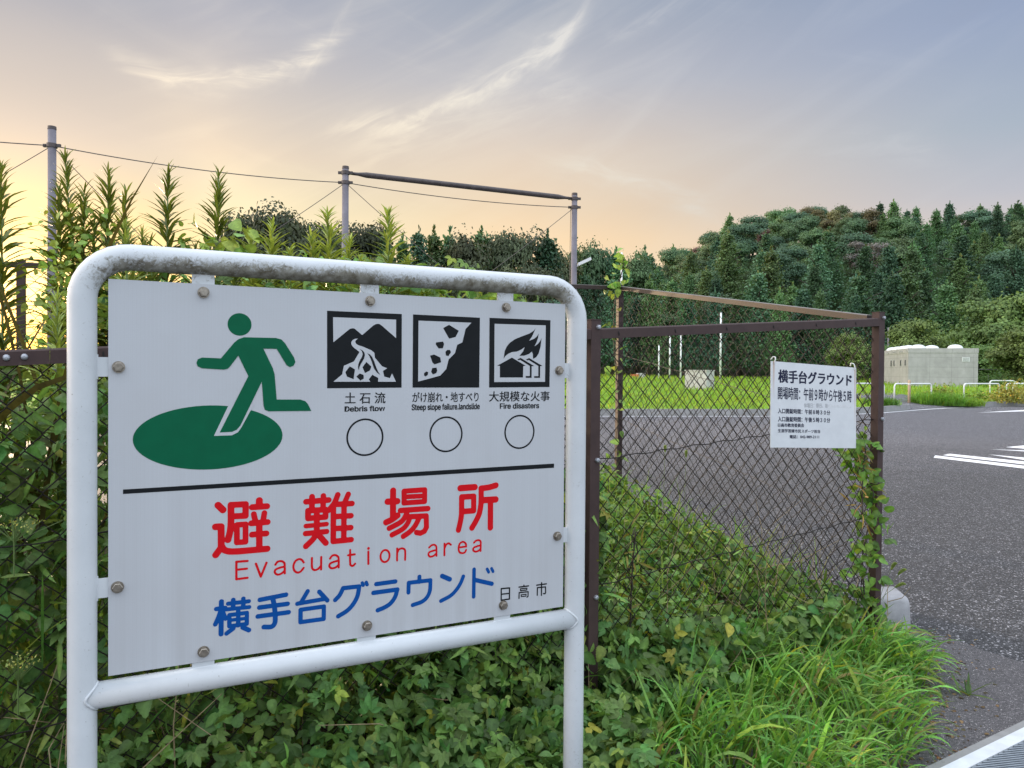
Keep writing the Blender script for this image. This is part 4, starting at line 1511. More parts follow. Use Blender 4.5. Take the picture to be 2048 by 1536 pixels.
# ------------------------------------------------------------------ things on the field
words = ['shortest of the four white poles on the field, farthest left', 'second white field pole from the left, left of the concrete box', 'white field pole just left of the concrete box', 'tallest of the four white field poles, right of the concrete box']
for (px, py, dia, D_), w in zip(((1318, 690, .16, 78), (1340, 672, .17, 77), (1362, 670, .17, 76), (1442, 625, .20, 76)), words):
    p = at(px, py, D_)
    z = float(field_z(p[0], D_))
    t = thing('white_pole', w, 'pole', (p[0], p[1], z), 'white poles standing on the field')
    MB().tube([(p[0], p[1], z - .2), (p[0], p[1], p[2] - .03)], [dia / 2, dia / 2.2], 12).build('shaft', M['white'], t, True)
    MB().tube([(p[0], p[1], p[2] - .03), (p[0], p[1], p[2])], [dia / 2 * 1.06, dia / 2.6], 12).build('cap', M['gedge'], t)
p = at(1243.5, 505, 50)
z = float(field_z(p[0], 50))
t = thing('white_mast', 'tall thin white mast rising behind the vine-covered corner post', 'mast', (p[0], p[1], z))
MB().tube([(p[0], p[1], z - .2), (p[0], p[1], p[2])], [.075, .06], 10).build('shaft', M['white'], t, True)

D_ = 50.0
a = at(1370, 742, D_ + .9); b = at(1413, 742, D_); c = at(1423, 742, D_ + .5)
z = float(field_z(a[0], D_)) - .05
dirv = unit(np.array([[b[0] - a[0], b[1] - a[1], 0]]))[0]
side = np.array([-dirv[1], dirv[0], 0])
t = thing('concrete_box', 'pale square concrete box standing on the grass field behind the mesh', 'concrete box', (a[0], a[1], z))
wbox = np.linalg.norm((b - a)[:2])
hb = b[2] - z
MB().box([a[0], a[1], z], dirv * wbox, side * 1.3, (0, 0, hb)).build('body', M['conc'], t)
MB().box(np.array([a[0], a[1], z + hb + .002]) - dirv * .03 - side * .03, dirv * (wbox + .06), side * 1.36, (0, 0, .07)).build('lid', M['conc'], t)
a = at(1264, 749, 84); z = float(field_z(a[0], 84))
t = thing('low_block', 'low concrete block with an orange sheet at the far left of the field', 'concrete block', (a[0], a[1], z))
MB().box((a[0] + .65, a[1], z), (.85, .2, 0), (-.1, .7, 0), (0, 0, .55)).build('block', M['conc'], t)
MB().box((a[0] - .25, a[1] - .04, z), (.88, .0, 0), (.0, .5, 0), (0.2, 0, .42)).build('orange_sheet', M['orange'], t)


def hoop(label, pxl, pxr, ytop, Dl, Dr, rad=.17):
    a, b = at(pxl, ytop, Dl), at(pxr, ytop, Dr)
    zt = (a[2] + b[2]) / 2
    dv = (b - a); dv[2] = 0
    L = np.linalg.norm(dv); dv /= L
    za = float(field_z(a[0], a[1])) - .1
    t = thing('hoop_barrier', label, 'barrier', (a[0], a[1], za + .1), 'white hoop barriers on the grass by the kerb')
    pts = [np.array([a[0], a[1], za])]
    for an in np.linspace(180, 90, 7):
        pts.append(np.array([a[0], a[1], 0]) + dv * (rad + rad * math.cos(R(an))) + [0, 0, zt - rad + rad * math.sin(R(an))])
    for an in np.linspace(90, 0, 7):
        pts.append(np.array([b[0], b[1], 0]) + dv * (-rad + rad * math.cos(R(an))) + [0, 0, zt - rad + rad * math.sin(R(an))])
    pts.append(np.array([b[0], b[1], za]))
    o = MB().tube(pts, .038, 12).build('hoop', M['white'], t, True)
    for q in (a, b):
        MB().tube([(q[0], q[1], za + .08), (q[0], q[1], za + .13)], .06, 10).build('base_collar', M['kerb'], t)


hoop('white hoop barrier partly hidden behind the fence corner post', 1690, 1768, 767, 38.5, 39.5)
hoop('white hoop barrier just behind the pale wooden bollard', 1789, 1863, 767.5, 38.6, 39.6)
hoop('white hoop barrier in front of the right end of the concrete building', 1928, 1999, 767.5, 40, 41.5)
hoop('white hoop barrier farthest back, right of the concrete building', 1980, 2031, 761.5, 47, 47.5)
hoop('white hoop barrier behind the yellowish shrub at the right edge', 2013, 2075, 767.5, 43.5, 44)
hoop('white hoop barrier last on the right, cut by the edge of view', 2026, 2100, 767, 46, 46.5)
p = ground(1818, 814)
t = thing('bollard', 'pale round wooden bollard in the middle of the dropped kerb', 'bollard', (p[0], p[1], .08))
MB().tube([(p[0], p[1], 0), (p[0], p[1], 1.28), (p[0], p[1], 1.32)], [.066, .066, .055], 14).build('post', M['wood'], t, True)
MB().tube([(p[0], p[1], 1.1), (p[0], p[1], 1.16)], .068, 14).build('reflective_band', M['white'], t)
MB().tube([(p[0], p[1], .02), (p[0], p[1], .10)], [.09, .075], 12).build('base_sleeve', M['dark'], t)

# ------------------------------------------------------------------ concrete building with roof domes
CB = np.array([36.05, 70.0]); bu = np.array([.979, -.206]); bv = np.array([.206, .979])
ZB, ZT = .55, 4.06
bl = thing('concrete_building', 'low flat-roofed concrete building with round roof domes at the wood edge', 'building', (CB[0], CB[1], ZB))
LU, LV = 5.75, 9.4


def bp(a, b, z):
    q = CB + bu * a + bv * b
    return np.array([q[0], q[1], z])


u3, v3 = np.array([*bu, 0]), np.array([*bv, 0])
mb = MB().box(bp(0, 0, ZB - .3), u3 * LU, v3 * LV, (0, 0, ZT - ZB + .3 - .42))
wallo = mb.build('wall', M['wall'], bl)
MB().box(bp(-.03, -.03, ZT - .418), u3 * (LU + .06), v3 * (LV + .06), (0, 0, .418)).build('parapet', M['wall'], bl)
MB().box(bp(.9, LV + .003, ZB - .3), u3 * 2.0, v3 * 2.6, (0, 0, 2.6)).build('annex', M['wall'], bl)
vt = MB().cbox(bp(4.75, -.012, 3.05), u3 * .62, v3 * .02, (0, 0, .40)).build('vent', M['white'], bl)
mb = MB()
for k in range(6):
    mb.cbox(bp(4.75, -.028, 2.90 + k * .06), u3 * .52, v3 * .014, (0, 0, .03))
mb.build('louvres', M['vent'], vt)
for b in (.9, 2.4, 4.6, 5.6):
    w = MB().cbox(bp(-.012, b, 2.75), u3 * .02, v3 * .36, (0, 0, .62)).build('window', M['vent'], bl)
    MB().cbox(bp(-.026, b, 2.75), u3 * .012, v3 * .24, (0, 0, .5)).build('pane', M['dark'], w)
for b in (.3, 1.9, 2.5, 4.2, 4.8, 6.6):
    MB().cbox(bp(-.05, b, 3.82), u3 * .08, v3 * .22, (0, 0, .10)).build('spout', M['vent'], bl)
for a, b in ((1.05, .9), (4.15, .9), (.75, 2.6), (2.7, 2.6), (.8, 4.4), (.8, 6.2), (.8, 8.2)):
    mb = MB()
    V, Fc = [], []
    n, rings = 20, 6
    for k in range(rings):
        e = R(90 * k / (rings - .5))
        for j in range(n):
            th = 2 * math.pi * j / n
            V.append(bp(a, b, ZT + .25 * 0) + np.array([.62 * math.cos(e) * math.cos(th), .62 * math.cos(e) * math.sin(th), .07 + .30 * math.sin(e)]))
    Fc = [(k * n + j, k * n + (j + 1) % n, (k + 1) * n + (j + 1) % n, (k + 1) * n + j) for k in range(rings - 1) for j in range(n)] + [tuple(range((rings - 1) * n, rings * n))]
    mb.add(V, Fc)
    mb.tube([bp(a, b, ZT - .05), bp(a, b, ZT + .07)], .65, 20)
    mb.build('roof_dome', M['dome'], bl, True)

p = at(1777, 655, 88)
z = float(terrain(p[0], 88))
t = thing('lamp_post', 'thin grey lamp post with a short arm behind the concrete building', 'lamp post', (p[0], p[1], z))
MB().tube([(p[0], p[1], z), (p[0], p[1], p[2])], [.13, .09], 10).build('post', M['gpole'], t, True)
mb = MB().tube([(p[0], p[1], p[2] - .75), (p[0] + .55, p[1], p[2] - .7)], .05, 8)
mb.build('arm', M['gpole'], t)
MB().cbox((p[0] + .72, p[1], p[2] - .68), (.5, 0, .03), (0, .25, 0), (0, 0, .14)).build('lamp_head', M['white'], t)

t0 = at(1958, 752, 74)
z = float(field_z(t0[0], 74))
t = thing('field_fence', 'low grey post-and-rail fence beside the right end of the concrete building', 'fence', (t0[0], t0[1], z))
for k, hh in enumerate((1.2, 2.3, 1.6, 2.5)):
    x = t0[0] + .9 + k * 1.05
    MB().tube([(x, 74, z - .2), (x, 74, z + hh)], .05, 8).build('post', M['gpole'], t)
MB().tube([(t0[0], 74, z + 1.55), (t0[0] + 4.2, 74, z + 1.5)], .04, 8).build('rail', M['gpole'], t)

#@@TREES
# ------------------------------------------------------------------ trees
CLUMP = ([(0, 0, 0), (-.42, .22, .06), (-.30, .72, -.05), (.05, 1.0, -.12), (.40, .66, .02), (.36, .16, .08), (.02, .45, .13)],
         [(0, 6, 1), (1, 6, 2), (2, 6, 3), (3, 6, 4), (4, 6, 5), (5, 6, 0)])


def broad_crown(seed, h, w, base, ntw, lobes=13, base_h=.25):
    """lumpy crown: leaf clumps on many boughs, gaps between; unit tree of height h, width w"""
    g = np.random.default_rng(seed)
    cl = Cloud()
    for k in range(lobes):
        th = g.uniform(0, 2 * math.pi); f = g.uniform(base_h, 1)
        rr = w / 2 * (1 - abs(f - .52) * 1.05) * g.uniform(.35, .80)
        c = np.array([rr * math.cos(th), rr * math.sin(th), h * f * .90])
        lr = w * g.uniform(.14, .24)
        n = int(ntw / lobes)
        d = unit(g.normal(0, 1, (n, 3))); d[:, 2] = np.abs(d[:, 2]) * g.uniform(.3, 1, n) * np.where(g.random(n) < .8, 1, -1)
        d = unit(d)
        pos = c + d * lr * (g.random((n, 1)) ** .35) * [1.15, 1.15, .85] * (1 + .3 * g.normal(0, 1, (n, 1)) * (g.random((n, 1)) < .25))
        nr = unit(d * .9 + g.normal(0, .33, (n, 3)) + [0, 0, .35])
        dr = unit(np.cross(nr, g.normal(0, 1, (n, 3))))
        col = np.array(base) * (1 + g.normal(0, .16, (n, 1))) * g.uniform(.75, 1.25)
        cl.inst(*CLUMP, frames(dr, nr, g.uniform(.015, .034, n) * (h + w) / 2 * 1.3), pos, np.clip(col, .004, 1))
    return cl


def cedar_crown(seed, h, w, base, ntw):
    g = np.random.default_rng(seed)
    cl = Cloud()
    lev = 24
    for k in range(lev):
        f = k / lev
        zz = h * (.16 + .84 * f)
        rad = w / 2 * (1 - f) ** .88 * g.uniform(.72, 1.14) + .12
        nb = int(g.integers(6, 10))
        for b in range(nb):
            th = g.uniform(0, 2 * math.pi)
            L = rad * g.uniform(.65, 1.12)
            n = max(4, int(ntw / lev / nb * (1.35 - f * .7)))
            s = g.uniform(.25, 1, n)
            dirh = np.array([math.cos(th), math.sin(th), 0])
            pos = dirh * (L * s)[:, None] + g.normal(0, .11 * w * (.35 + .4 * (1 - f)), (n, 3)) * [1, 1, .6]
            pos[:, 2] += zz - .25 * L * s + .18 * L * s * s
            nr = unit(g.normal(0, .28, (n, 3)) + dirh * .75 + [0, 0, .6])
            dr = unit(dirh + g.normal(0, .5, (n, 3)) + [0, 0, .25])
            col = np.array(base) * (1 + g.normal(0, .18, (n, 1))) * g.uniform(.78, 1.22)
            cl.inst(*CLUMP, frames(dr, nr, g.uniform(.036, .066, n) * w * .9, .85), pos, np.clip(col, .004, 1))
    n = 26
    s = g.random(n)
    pos = np.stack([g.normal(0, .05, n), g.normal(0, .05, n), h * (.93 + .12 * s)], 1)
    cl.inst(*CLUMP, frames(unit(g.normal(0, .35, (n, 3)) + [0, 0, 1]), g.normal(0, 1, (n, 3)), .06 * w, .6), pos, jcol(base, n, .15))
    return cl


def trunk_mb(h, r, seed, limbs=5):
    g = random.Random(seed)
    mb = MB()
    mb.tube([(0, 0, -.6), (g.uniform(-.1, .1), g.uniform(-.1, .1), h * .4), (g.uniform(-.2, .2), g.uniform(-.2, .2), h * .85)], [r, r * .75, r * .2], 8)
    for k in range(limbs):
        z = h * g.uniform(.25, .7); a = g.uniform(0, 6.28); L = h * g.uniform(.15, .3)
        mb.tube([(0, 0, z), (L * .5 * math.cos(a), L * .5 * math.sin(a), z + L * .35), (L * math.cos(a), L * math.sin(a), z + L * .55)], [r * .35, r * .22, r * .08], 6)
    return mb


PROTO = {}
KIND = {'cedar': (cedar_crown, 'cedar_tree', 'conifer'), 'broad': (broad_crown, 'broadleaf_tree', 'tree')}


def proto(key, kind, seed, h, w, base, n, **kw):
    fn = KIND[kind][0]
    holder = thing(KIND[kind][1], None, KIND[kind][2])
    cr = fn(seed, h, w, base, n, **kw).build('crown', M['tleaf'], holder)
    tr = trunk_mb(h, .026 * h + .05, seed).build('trunk', M['bark'], holder, True)
    PROTO[key] = [holder, cr, tr, h, False]


CD = (.085, .178, .092)
for i in range(4):
    proto(f'c{i}', 'cedar', 40 + i, 11.5, 6.8, [CD, (.098, .200, .084), (.070, .152, .094), (.115, .205, .080)][i], 5200)
for i in range(4):
    proto(f'b{i}', 'broad', 60 + i, 9.5, 8.0, [(.088, .165, .080), (.100, .182, .078), (.072, .145, .086), (.115, .182, .080)][i], 7000, lobes=18)
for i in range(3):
    proto(f'd{i}', 'broad', 90 + i, 9.5, 8.0, [(.078, .098, .052), (.090, .112, .056), (.066, .090, .054)][i], 7000, lobes=18)  # darker copies of the same broadleaf: backlit shade put into the crown colour
proto('red', 'broad', 71, 8.0, 7.0, (.17, .105, .095), 6000)
proto('bare', 'broad', 72, 8.0, 7.0, (.15, .14, .135), 3000)
proto('tan', 'broad', 75, 9.0, 8.0, (.15, .14, .065), 6000)
for i in range(2):
    proto(f'n{i}', 'broad', 80 + i, 7.0, 7.0, [(.150, .235, .065), (.125, .210, .065)][i], 14000, lobes=30, base_h=.12)


def plant(key, x, y, label, group, s=1.0, sz=None, rot=None, z=None):
    P = PROTO[key]
    src = P[0]
    if not P[4]:
        o = src
        P[4] = True
    else:
        o = src.copy()
        C.objects.link(o)
        for ch in P[1:3]:
            c2 = ch.copy()
            C.objects.link(c2)
            c2.parent = o
    o.location = (x, y, float(terrain(x, y)) if z is None else z)
    o.rotation_euler = (0, 0, rng.uniform(0, 6.28) if rot is None else rot)
    o.scale = (s, s, sz or s)
    props(o, label, None, group)
    if not group and 'group' in o: del o['group']
    return o


# front and middle rows of the hillside, ridge, and the line of trees behind the net poles
spots = []
y = 99.0
while y < 216:
    step = 7.9 + (y - 99) * .008
    a = -.02 - rng.uniform(0, .02)
    x = -.02 * y
    while x < .78 * y:
        if x / y > .055:
            spots.append((x + rng.uniform(-2.4, 2.4), y + rng.uniform(-2.2, 2.2)))
        x += step * rng.uniform(.9, 1.25)
    y += step * (1.0 if y < 150 else 1.15)
for k in range(26):
    a = .10 + .66 * k / 25
    y = 196 + rng.uniform(-7, 9)
    spots.append((a * y, y))
GH = 'trees covering the hillside'
for x, y in spots:
    a, u = x / y, (y - 99) / 115
    pc = .90 if (u < .35 and a > .12) else (.55 if u < .6 else .25)
    if a > .52:
        pc = max(pc, .70)
    if .30 < a < .47 and u > .55:
        pc = .05
    if rng.random() < pc:
        s = rng.uniform(.78, 1.22) * (1.0 if u < .5 else .9)
        plant(f'c{rng.integers(4)}', x, y, 'dark green pointed cedar among others on the wooded hillside' if u < .45 else 'dark pointed cedar high up near the hill crest', GH, s * rng.uniform(.9, 1.1), s)
    else:
        s = rng.uniform(.75, 1.15)
        if .30 < a < .47 and u > .75 and rng.random() < .45:
            plant('tan', x, y, 'olive-brown round-crowned tree on the top of the hill', GH, s)
        else:
            plant(f'b{rng.integers(4)}', x, y, 'dark round broadleaf tree on the wooded hillside' if u < .5 else 'round broadleaf tree of the upper hillside canopy', GH, s)


def hill_at(px, py):
    """where the sight line meets the tree tops of the hillside"""
    for Y in np.arange(100, 215, 1.0):
        q = at(px, py, Y)
        if q[2] < terrain(q[0], q[1]) + 7.0:
            break
    return q


for key, px, py, lab, s in (('red', 1402, 497, 'reddish-brown tree low on the left part of the hillside', .95), ('red', 1532, 462, 'small reddish tree near the middle of the hill crest', .75),
                            ('bare', 1755, 505, 'greyish bare-looking tree in the middle of the hillside', .95), ('bare', 1715, 492, 'grey bare-looking tree left of its larger twin on the hillside', .8)):
    q = hill_at(px, py)
    plant(key, q[0] * .985, q[1] * .985, lab, None, s, z=float(terrain(q[0], q[1])) + .8)

GL = 'dark trees along the far side of the ground'
for px, top, D_, key, w in ((505, 432, 84, 'b0', 1.0), (545, 418, 82, 'b2', 1.0), (590, 420, 84, 'b1', 1.0), (628, 450, 86, 'b3', .9), (475, 455, 88, 'b1', .9), (665, 468, 95, 'b0', .9),
                            (700, 455, 96, 'b2', .9), (735, 450, 98, 'b3', 1.0), (770, 478, 97, 'c0', 1.0), (805, 480, 100, 'c1', .9), (838, 468, 99, 'c2', 1.0), (868, 470, 101, 'c3', 1.1), (900, 472, 102, 'c0', 1.1),
                            (930, 470, 100, 'b1', .9), (962, 466, 103, 'c1', 1.2), (995, 474, 104, 'b0', .9), (1030, 468, 104, 'b3', .9), (1062, 467, 106, 'b2', .9), (1095, 474, 105, 'c2', 1.3), (1120, 492, 107, 'b1', .8),
                            (1150, 500, 110, 'c3', 1.1), (1178, 492, 112, 'b0', .8), (1205, 492, 113, 'b2', .8), (1232, 505, 112, 'c1', 1.2), (1262, 500, 116, 'b1', .85), (1290, 505, 118, 'c0', 1.1),
                            (440, 560, 95, 'b3', .6), (690, 520, 88, 'b1', .75), (760, 520, 90, 'b0', .75), (850, 530, 90, 'b2', .75), (930, 525, 92, 'b3', .75), (1010, 530, 92, 'b1', .75), (1085, 535, 93, 'b0', .75), (1170, 550, 94, 'c2', .9), (1225, 560, 95, 'c0', .9), (1300, 560, 96, 'c3', 1.0),
                            (1370, 590, 97, 'c1', 1.0), (1430, 585, 97, 'c2', 1.0), (1490, 590, 98, 'c0', 1.0), (1560, 585, 98, 'c3', 1.0), (1640, 585, 98, 'c1', 1.0), (1710, 590, 97, 'c2', 1.0)):
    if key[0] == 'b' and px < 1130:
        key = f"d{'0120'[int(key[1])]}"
    q = at(px, top, D_)
    z = float(terrain(q[0], D_))
    hh = q[2] - z
    s = hh / PROTO[key][3]
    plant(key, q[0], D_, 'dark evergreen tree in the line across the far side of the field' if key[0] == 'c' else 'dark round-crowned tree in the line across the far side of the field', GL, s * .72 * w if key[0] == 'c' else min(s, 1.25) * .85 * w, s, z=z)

for px, top, D_, key, s, lab in ((1835, 642, 82, 'n0', 1.0, 'light green bushy tree rising right behind the concrete building'), (1780, 690, 86, 'n1', .7, 'low green tree left of the lamp post behind the building'), (1890, 690, 84, 'n1', .75, 'low bushy tree behind the right half of the building roof'),
                                 (1975, 600, 92, 'n1', 1.35, 'large broad green tree right of the concrete building'), (2040, 592, 90, 'n0', 1.3, 'large broad green tree cut by the right edge of view'), (1985, 690, 80, 'n1', .9, 'dense green tree close to the right end of the building'),
                                 (2050, 660, 72, 'n0', .95, 'bright green bushy tree low at the right edge of view'), (1700, 668, 84, 'n0', .75, 'yellowish green tree seen through the mesh above the notice board'), (2110, 650, 76, 'n1', 1.2, 'green bushy tree just outside the right edge')):
    q = at(px, top, D_)
    z = float(terrain(q[0], D_))
    plant(key, q[0], D_, lab, None, s, (q[2] - z) / 7.0 * 1.02, z=z)

#@@PLANTS
# ------------------------------------------------------------------ plants near the camera
def gold(seed, h, tone):
    """tall goldenrod: one stem crowded with narrow leaves to the top"""
    g = np.random.default_rng(seed)
    bend = g.normal(0, .022, 2)
    n = int(h * 115)
    f = np.sort(g.uniform(.42, 1.0, n) ** .85)
    th = np.arange(n) * 2.4 + g.normal(0, .3, n)
    base = np.stack([bend[0] * f * f * h, bend[1] * f * f * h, f * h], 1)
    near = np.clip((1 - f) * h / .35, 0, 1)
    up = R(74) * (1 - near) + R(40) * near + g.normal(0, .16, n)
    L = (.055 + .085 * near) * g.uniform(.8, 1.2, n) * np.where(f < .5, .9, 1)
    d = np.stack([np.cos(th) * np.cos(up), np.sin(th) * np.cos(up), np.sin(up)], 1)
    nr = np.stack([-np.cos(th) * np.sin(up), -np.sin(th) * np.sin(up), np.cos(up)], 1) + g.normal(0, .25, (n, 3))
    cl = Cloud()
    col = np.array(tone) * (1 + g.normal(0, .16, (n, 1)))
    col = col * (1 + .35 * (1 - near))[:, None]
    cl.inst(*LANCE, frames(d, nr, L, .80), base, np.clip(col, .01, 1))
    st = [(bend[0] * k * k * h, bend[1] * k * k * h, k * h) for k in np.linspace(0, 1, 8)]
    return cl, MB().tube(st, [.006] * 5 + [.005, .004, .002], 6), h, bend


GP = []
for i, h in enumerate((2.0, 2.25, 1.75, 2.1, 1.9) * 2):
    cl, st, hh, bd_ = gold(300 + i, h, (.095, .125, .026) if i < 5 else (.20, .26, .065))  # dark for silhouetted plants, pale for lit ones: light put into leaf tone
    o = thing('goldenrod', None, 'plant')
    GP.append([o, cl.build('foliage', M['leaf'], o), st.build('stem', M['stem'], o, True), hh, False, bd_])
gspots = [(130, 316, 3.2, 1, 'tallest goldenrod, crossing the left net pole'), (118, 372, 3.15, 3, 'goldenrod in front of the left net pole, just left of the tallest'), (168, 386, 3.3, 2, 'thin goldenrod right of the tallest one by the left net pole'),
          (216, 346, 3.3, 0, 'upright goldenrod standing clear above the left corner of the sign'), (252, 388, 3.4, 4, 'shorter goldenrod crowding the upright one above the sign corner'),
          (336, 340, 3.3, 3, 'single goldenrod with a feathery spire against the sunset, left of centre'), (438, 352, 3.5, 0, 'goldenrod with a feathery spire left of the rounded dark tree'), (250, 452, 3.0, 2, 'short bright goldenrod just above the left end of the sign frame'),
          (545, 450, 4.0, 4, 'small green goldenrod before the rounded dark tree'), (500, 478, 3.9, 2, 'low goldenrod tip left of the small one before the dark tree'), (655, 430, 4.1, 0, 'pale goldenrod touching the middle net pole'), (622, 472, 4.0, 3, 'low pale goldenrod left of the middle net pole'),
          (777, 425, 3.9, 1, 'broad yellow-green goldenrod right of the middle net pole'), (2, 335, 2.9, 1, 'goldenrod cut by the left edge of the view'), 
          (114, 596, 2.55, 4, 'leafy young goldenrod right behind the fence rail at the left'), (300, 490, 3.2, 4, 'low goldenrod tip behind the left part of the sign frame'), (190, 440, 3.25, 4, 'half-hidden goldenrod between the thin and the upright ones'), (284, 468, 3.3, 1, 'low goldenrod right of the short bright one at the sign corner'), (700, 480, 4.2, 3, 'lower goldenrod right of the middle net pole'), (815, 520, 4.1, 0, 'low goldenrod right of the broad yellow-green one'),
          (390, 500, 3.3, 2, 'low goldenrod tip between two spires behind the sign frame'), (470, 520, 3.4, 0, 'goldenrod tip barely over the sign frame, left of the dark tree'), (720, 520, 3.8, 4, 'low goldenrod tip left of the broad yellow-green one'), (580, 500, 3.9, 1, 'low goldenrod tip between the small one and the pale pair')]
for px, py, Y, k, lab in gspots:
    q = at(px, py, Y)
    td = q[:2] - FO
    z0 = float(bank_z(np.dot(td, FN)))
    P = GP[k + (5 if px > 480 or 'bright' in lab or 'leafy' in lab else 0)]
    if not P[4]:
        o = P[0]; P[4] = True
    else:
        o = P[0].copy(); C.objects.link(o)
        for ch in P[1:3]:
            c2 = ch.copy(); C.objects.link(c2); c2.parent = o
    s = (q[2] - z0) / P[3]
    sxy = min(1.25, max(.85, s)) * (1.0 if px < 480 else 1.45)
    rz = rng.uniform(0, 6.28)
    off = P[5] * P[3] * sxy
    o.location = (q[0] - off[0] * math.cos(rz) + off[1] * math.sin(rz), q[1] - off[0] * math.sin(rz) - off[1] * math.cos(rz), z0)
    o.scale = (sxy, sxy, s)
    o.rotation_euler = (0, 0, rz)
    props(o, lab, None, 'goldenrods behind the sign')


def blades(cl, pos, L, wid, lean, az, droop, col, K=6, fold=.25):
    """curved grass blades; arrays of length n"""
    n = len(pos)
    s = np.linspace(0, 1, K + 1)
    hx, hy = np.cos(az), np.sin(az)
    ang = lean[:, None] + droop[:, None] * s[None] ** 1.5          # from vertical
    ds = (L / K)[:, None]
    r = np.concatenate([np.zeros((n, 1)), np.cumsum(np.sin(ang[:, 1:]) * ds, 1)], 1)
    z = np.concatenate([np.zeros((n, 1)), np.cumsum(np.cos(ang[:, 1:]) * ds, 1)], 1)
    P = pos[:, None, :] + np.stack([r * hx[:, None], r * hy[:, None], z], -1)
    w = wid[:, None] * np.clip(np.minimum(.55 + s * 1.6, (1 - s) * 2.3), 0.0, 1)[None] / 2
    tw = rng.normal(0, .35, n)[:, None] + s[None] * rng.normal(0, .5, n)[:, None]
    sx = np.stack([-hy[:, None] * np.cos(tw) + 0 * s, hx[:, None] * np.cos(tw) + 0 * s, np.sin(tw) + 0 * s], -1)
    Lv, Rv = P - sx * w[..., None], P + sx * w[..., None]
    Mv = P + np.stack([0 * s + -fold * w * hx[:, None] * 0, 0 * w, -fold * w], -1)
    V = np.stack([Lv, Mv, Rv], 2).reshape(-1, 3)
    kk = 3 * (K + 1)
    f = []
    for i in range(K):
        a = 3 * i
        f += [(a, a + 1, a + 4), (a, a + 4, a + 3), (a + 1, a + 2, a + 5), (a + 1, a + 5, a + 4)]
    f = np.array(f)
    Fa = (f[None] + (np.arange(n) * kk)[:, None, None]).reshape(-1, 3)
    cl.raw(V, Fa, np.repeat(col, kk, 0))


def leaves(cl, pos, tpl, size, col, up=.6, out=None, spread=.6, wid=1.0):
    n = len(pos)
    nr = rng.normal(0, spread, (n, 3)) + np.array([0, 0, up]) + (out if out is not None else 0)
    nr = unit(nr)
    dr = unit(np.cross(nr, rng.normal(0, 1, (n, 3))))
    dr = unit(dr + np.array([0, 0, -.25]))
    cl.inst(*tpl, frames(dr, nr, size, wid), pos, col)


def fpos(t, d, z):
    return np.stack([FO[0] + FD[0] * t + FN[0] * d, FO[1] + FD[1] * t + FN[1] * d, z], 1)


G1, G2, G3 = (.105, .200, .052), (.155, .265, .058), (.215, .315, .070)
front = np.array([*(-FN), 0]) * .55
ug = Cloud()


def mass(n, tr, dr_, zf, parts, up=.5, outw=True, sz=(.038, .076)):
    t = rng.uniform(*tr, n); d = dr_[0] + (dr_[1] - dr_[0]) * rng.random(n) ** 1.6
    ok = t < 1.93 + .19 * np.clip(d, 0, 9)
    t, d = t[ok], d[ok]; n = len(t)
    z = zf(t, d, rng.random(n))
    k = 0
    idx = rng.permutation(n)
    for tpl, frac, base, scl, wd in parts:
        m = idx[k:k + int(n * frac)]; k += int(n * frac)
        if len(m):
            leaves(ug, fpos(t[m], d[m], z[m]), tpl, rng.uniform(*sz, len(m)) * scl, jcol(base, len(m), .26, .14), up, front if outw else None, .55, wd)


def n1(t, d):
    return .5 * np.sin(t * 4.1 + 1.3 * d) + .3 * np.sin(t * 9.7 - d * 5 + 1) + .2 * np.sin(t * 17 + 2)


def zcap(t, d):
    """how high the weeds stand: low in the gap at the far left, higher along the middle"""
    x = FO[0] + FD[0] * t + FN[0] * d; y = FO[1] + FD[1] * t + FN[1] * d
    return 1.5 + y * np.interp(x / y, [-.75, -.60, -.55, -.48, -.30, .0, .08, .2], [.035, .045, .11, .13, .15, .125, .09, -.1])


MIX = ((SERR, .34, G1, .95, 1.0), (LANCE, .22, G2, 1.7, 1.0), (HAND5, .16, G1, 1.15, 1.0), (HAND3, .18, G2, 1.05, 1.0), (OVATE, .10, G1, .8, 1.0))
# wall of weeds at the left, up to the rail and a little over
mass(9800, (-3.4, -.75), (.015, .80), lambda t, d, r: r ** .9 * (1.50 + .16 * n1(t, d) + d * .12), MIX)
# behind the sign
mass(7200, (-.80, .12), (.015, .9), lambda t, d, r: r * (.95 + .15 * n1(t, d) + d * .35), MIX)
mass(6500, (-3.6, .35), (.8, 3.0), lambda t, d, r: bank_z(d) + r ** .7 * np.maximum(.3, zcap(t, d) - bank_z(d) + .10 * n1(t, d)), MIX, .7)
# climbers among the tops
for px, py, Y, n, s in ((425, 492, 3.4, 26, .08), (470, 500, 3.5, 24, .07), (385, 480, 3.4, 16, .05), (158, 500, 3.1, 90, .034), (180, 470, 3.2, 70, .034), (150, 560, 3.0, 120, .036), (165, 620, 3.0, 120, .04), (700, 560, 3.9, 120, .06), (850, 585, 4.2, 180, .06), (1000, 600, 4.4, 160, .06)):
    c = at(px, py, Y)
    leaves(ug, c + np.clip(rng.normal(0, 1, (n, 3)), -1.5, 1.5) * [.085, .12, .060], BROAD if s > .06 else OVATE, rng.uniform(.6, 1.1, n) * s, jcol(G3, n, .2), .7)
# low cover on the bank seen through the mesh
mass(13000, (-.1, 2.45), (.03, 2.95), lambda t, d, r: bank_z(d) + .02 + r * (.20 + .10 * n1(t, d) + .12 * np.exp(-((t - .1) / .5) ** 2)), ((SERR, .40, G1, .9, 1.0), (HAND3, .28, G2, 1.05, 1.0), (OVATE, .14, G3, .8, 1.0), (LANCE, .18, G3, 1.5, 1.0)), .8, False, (.03, .085))
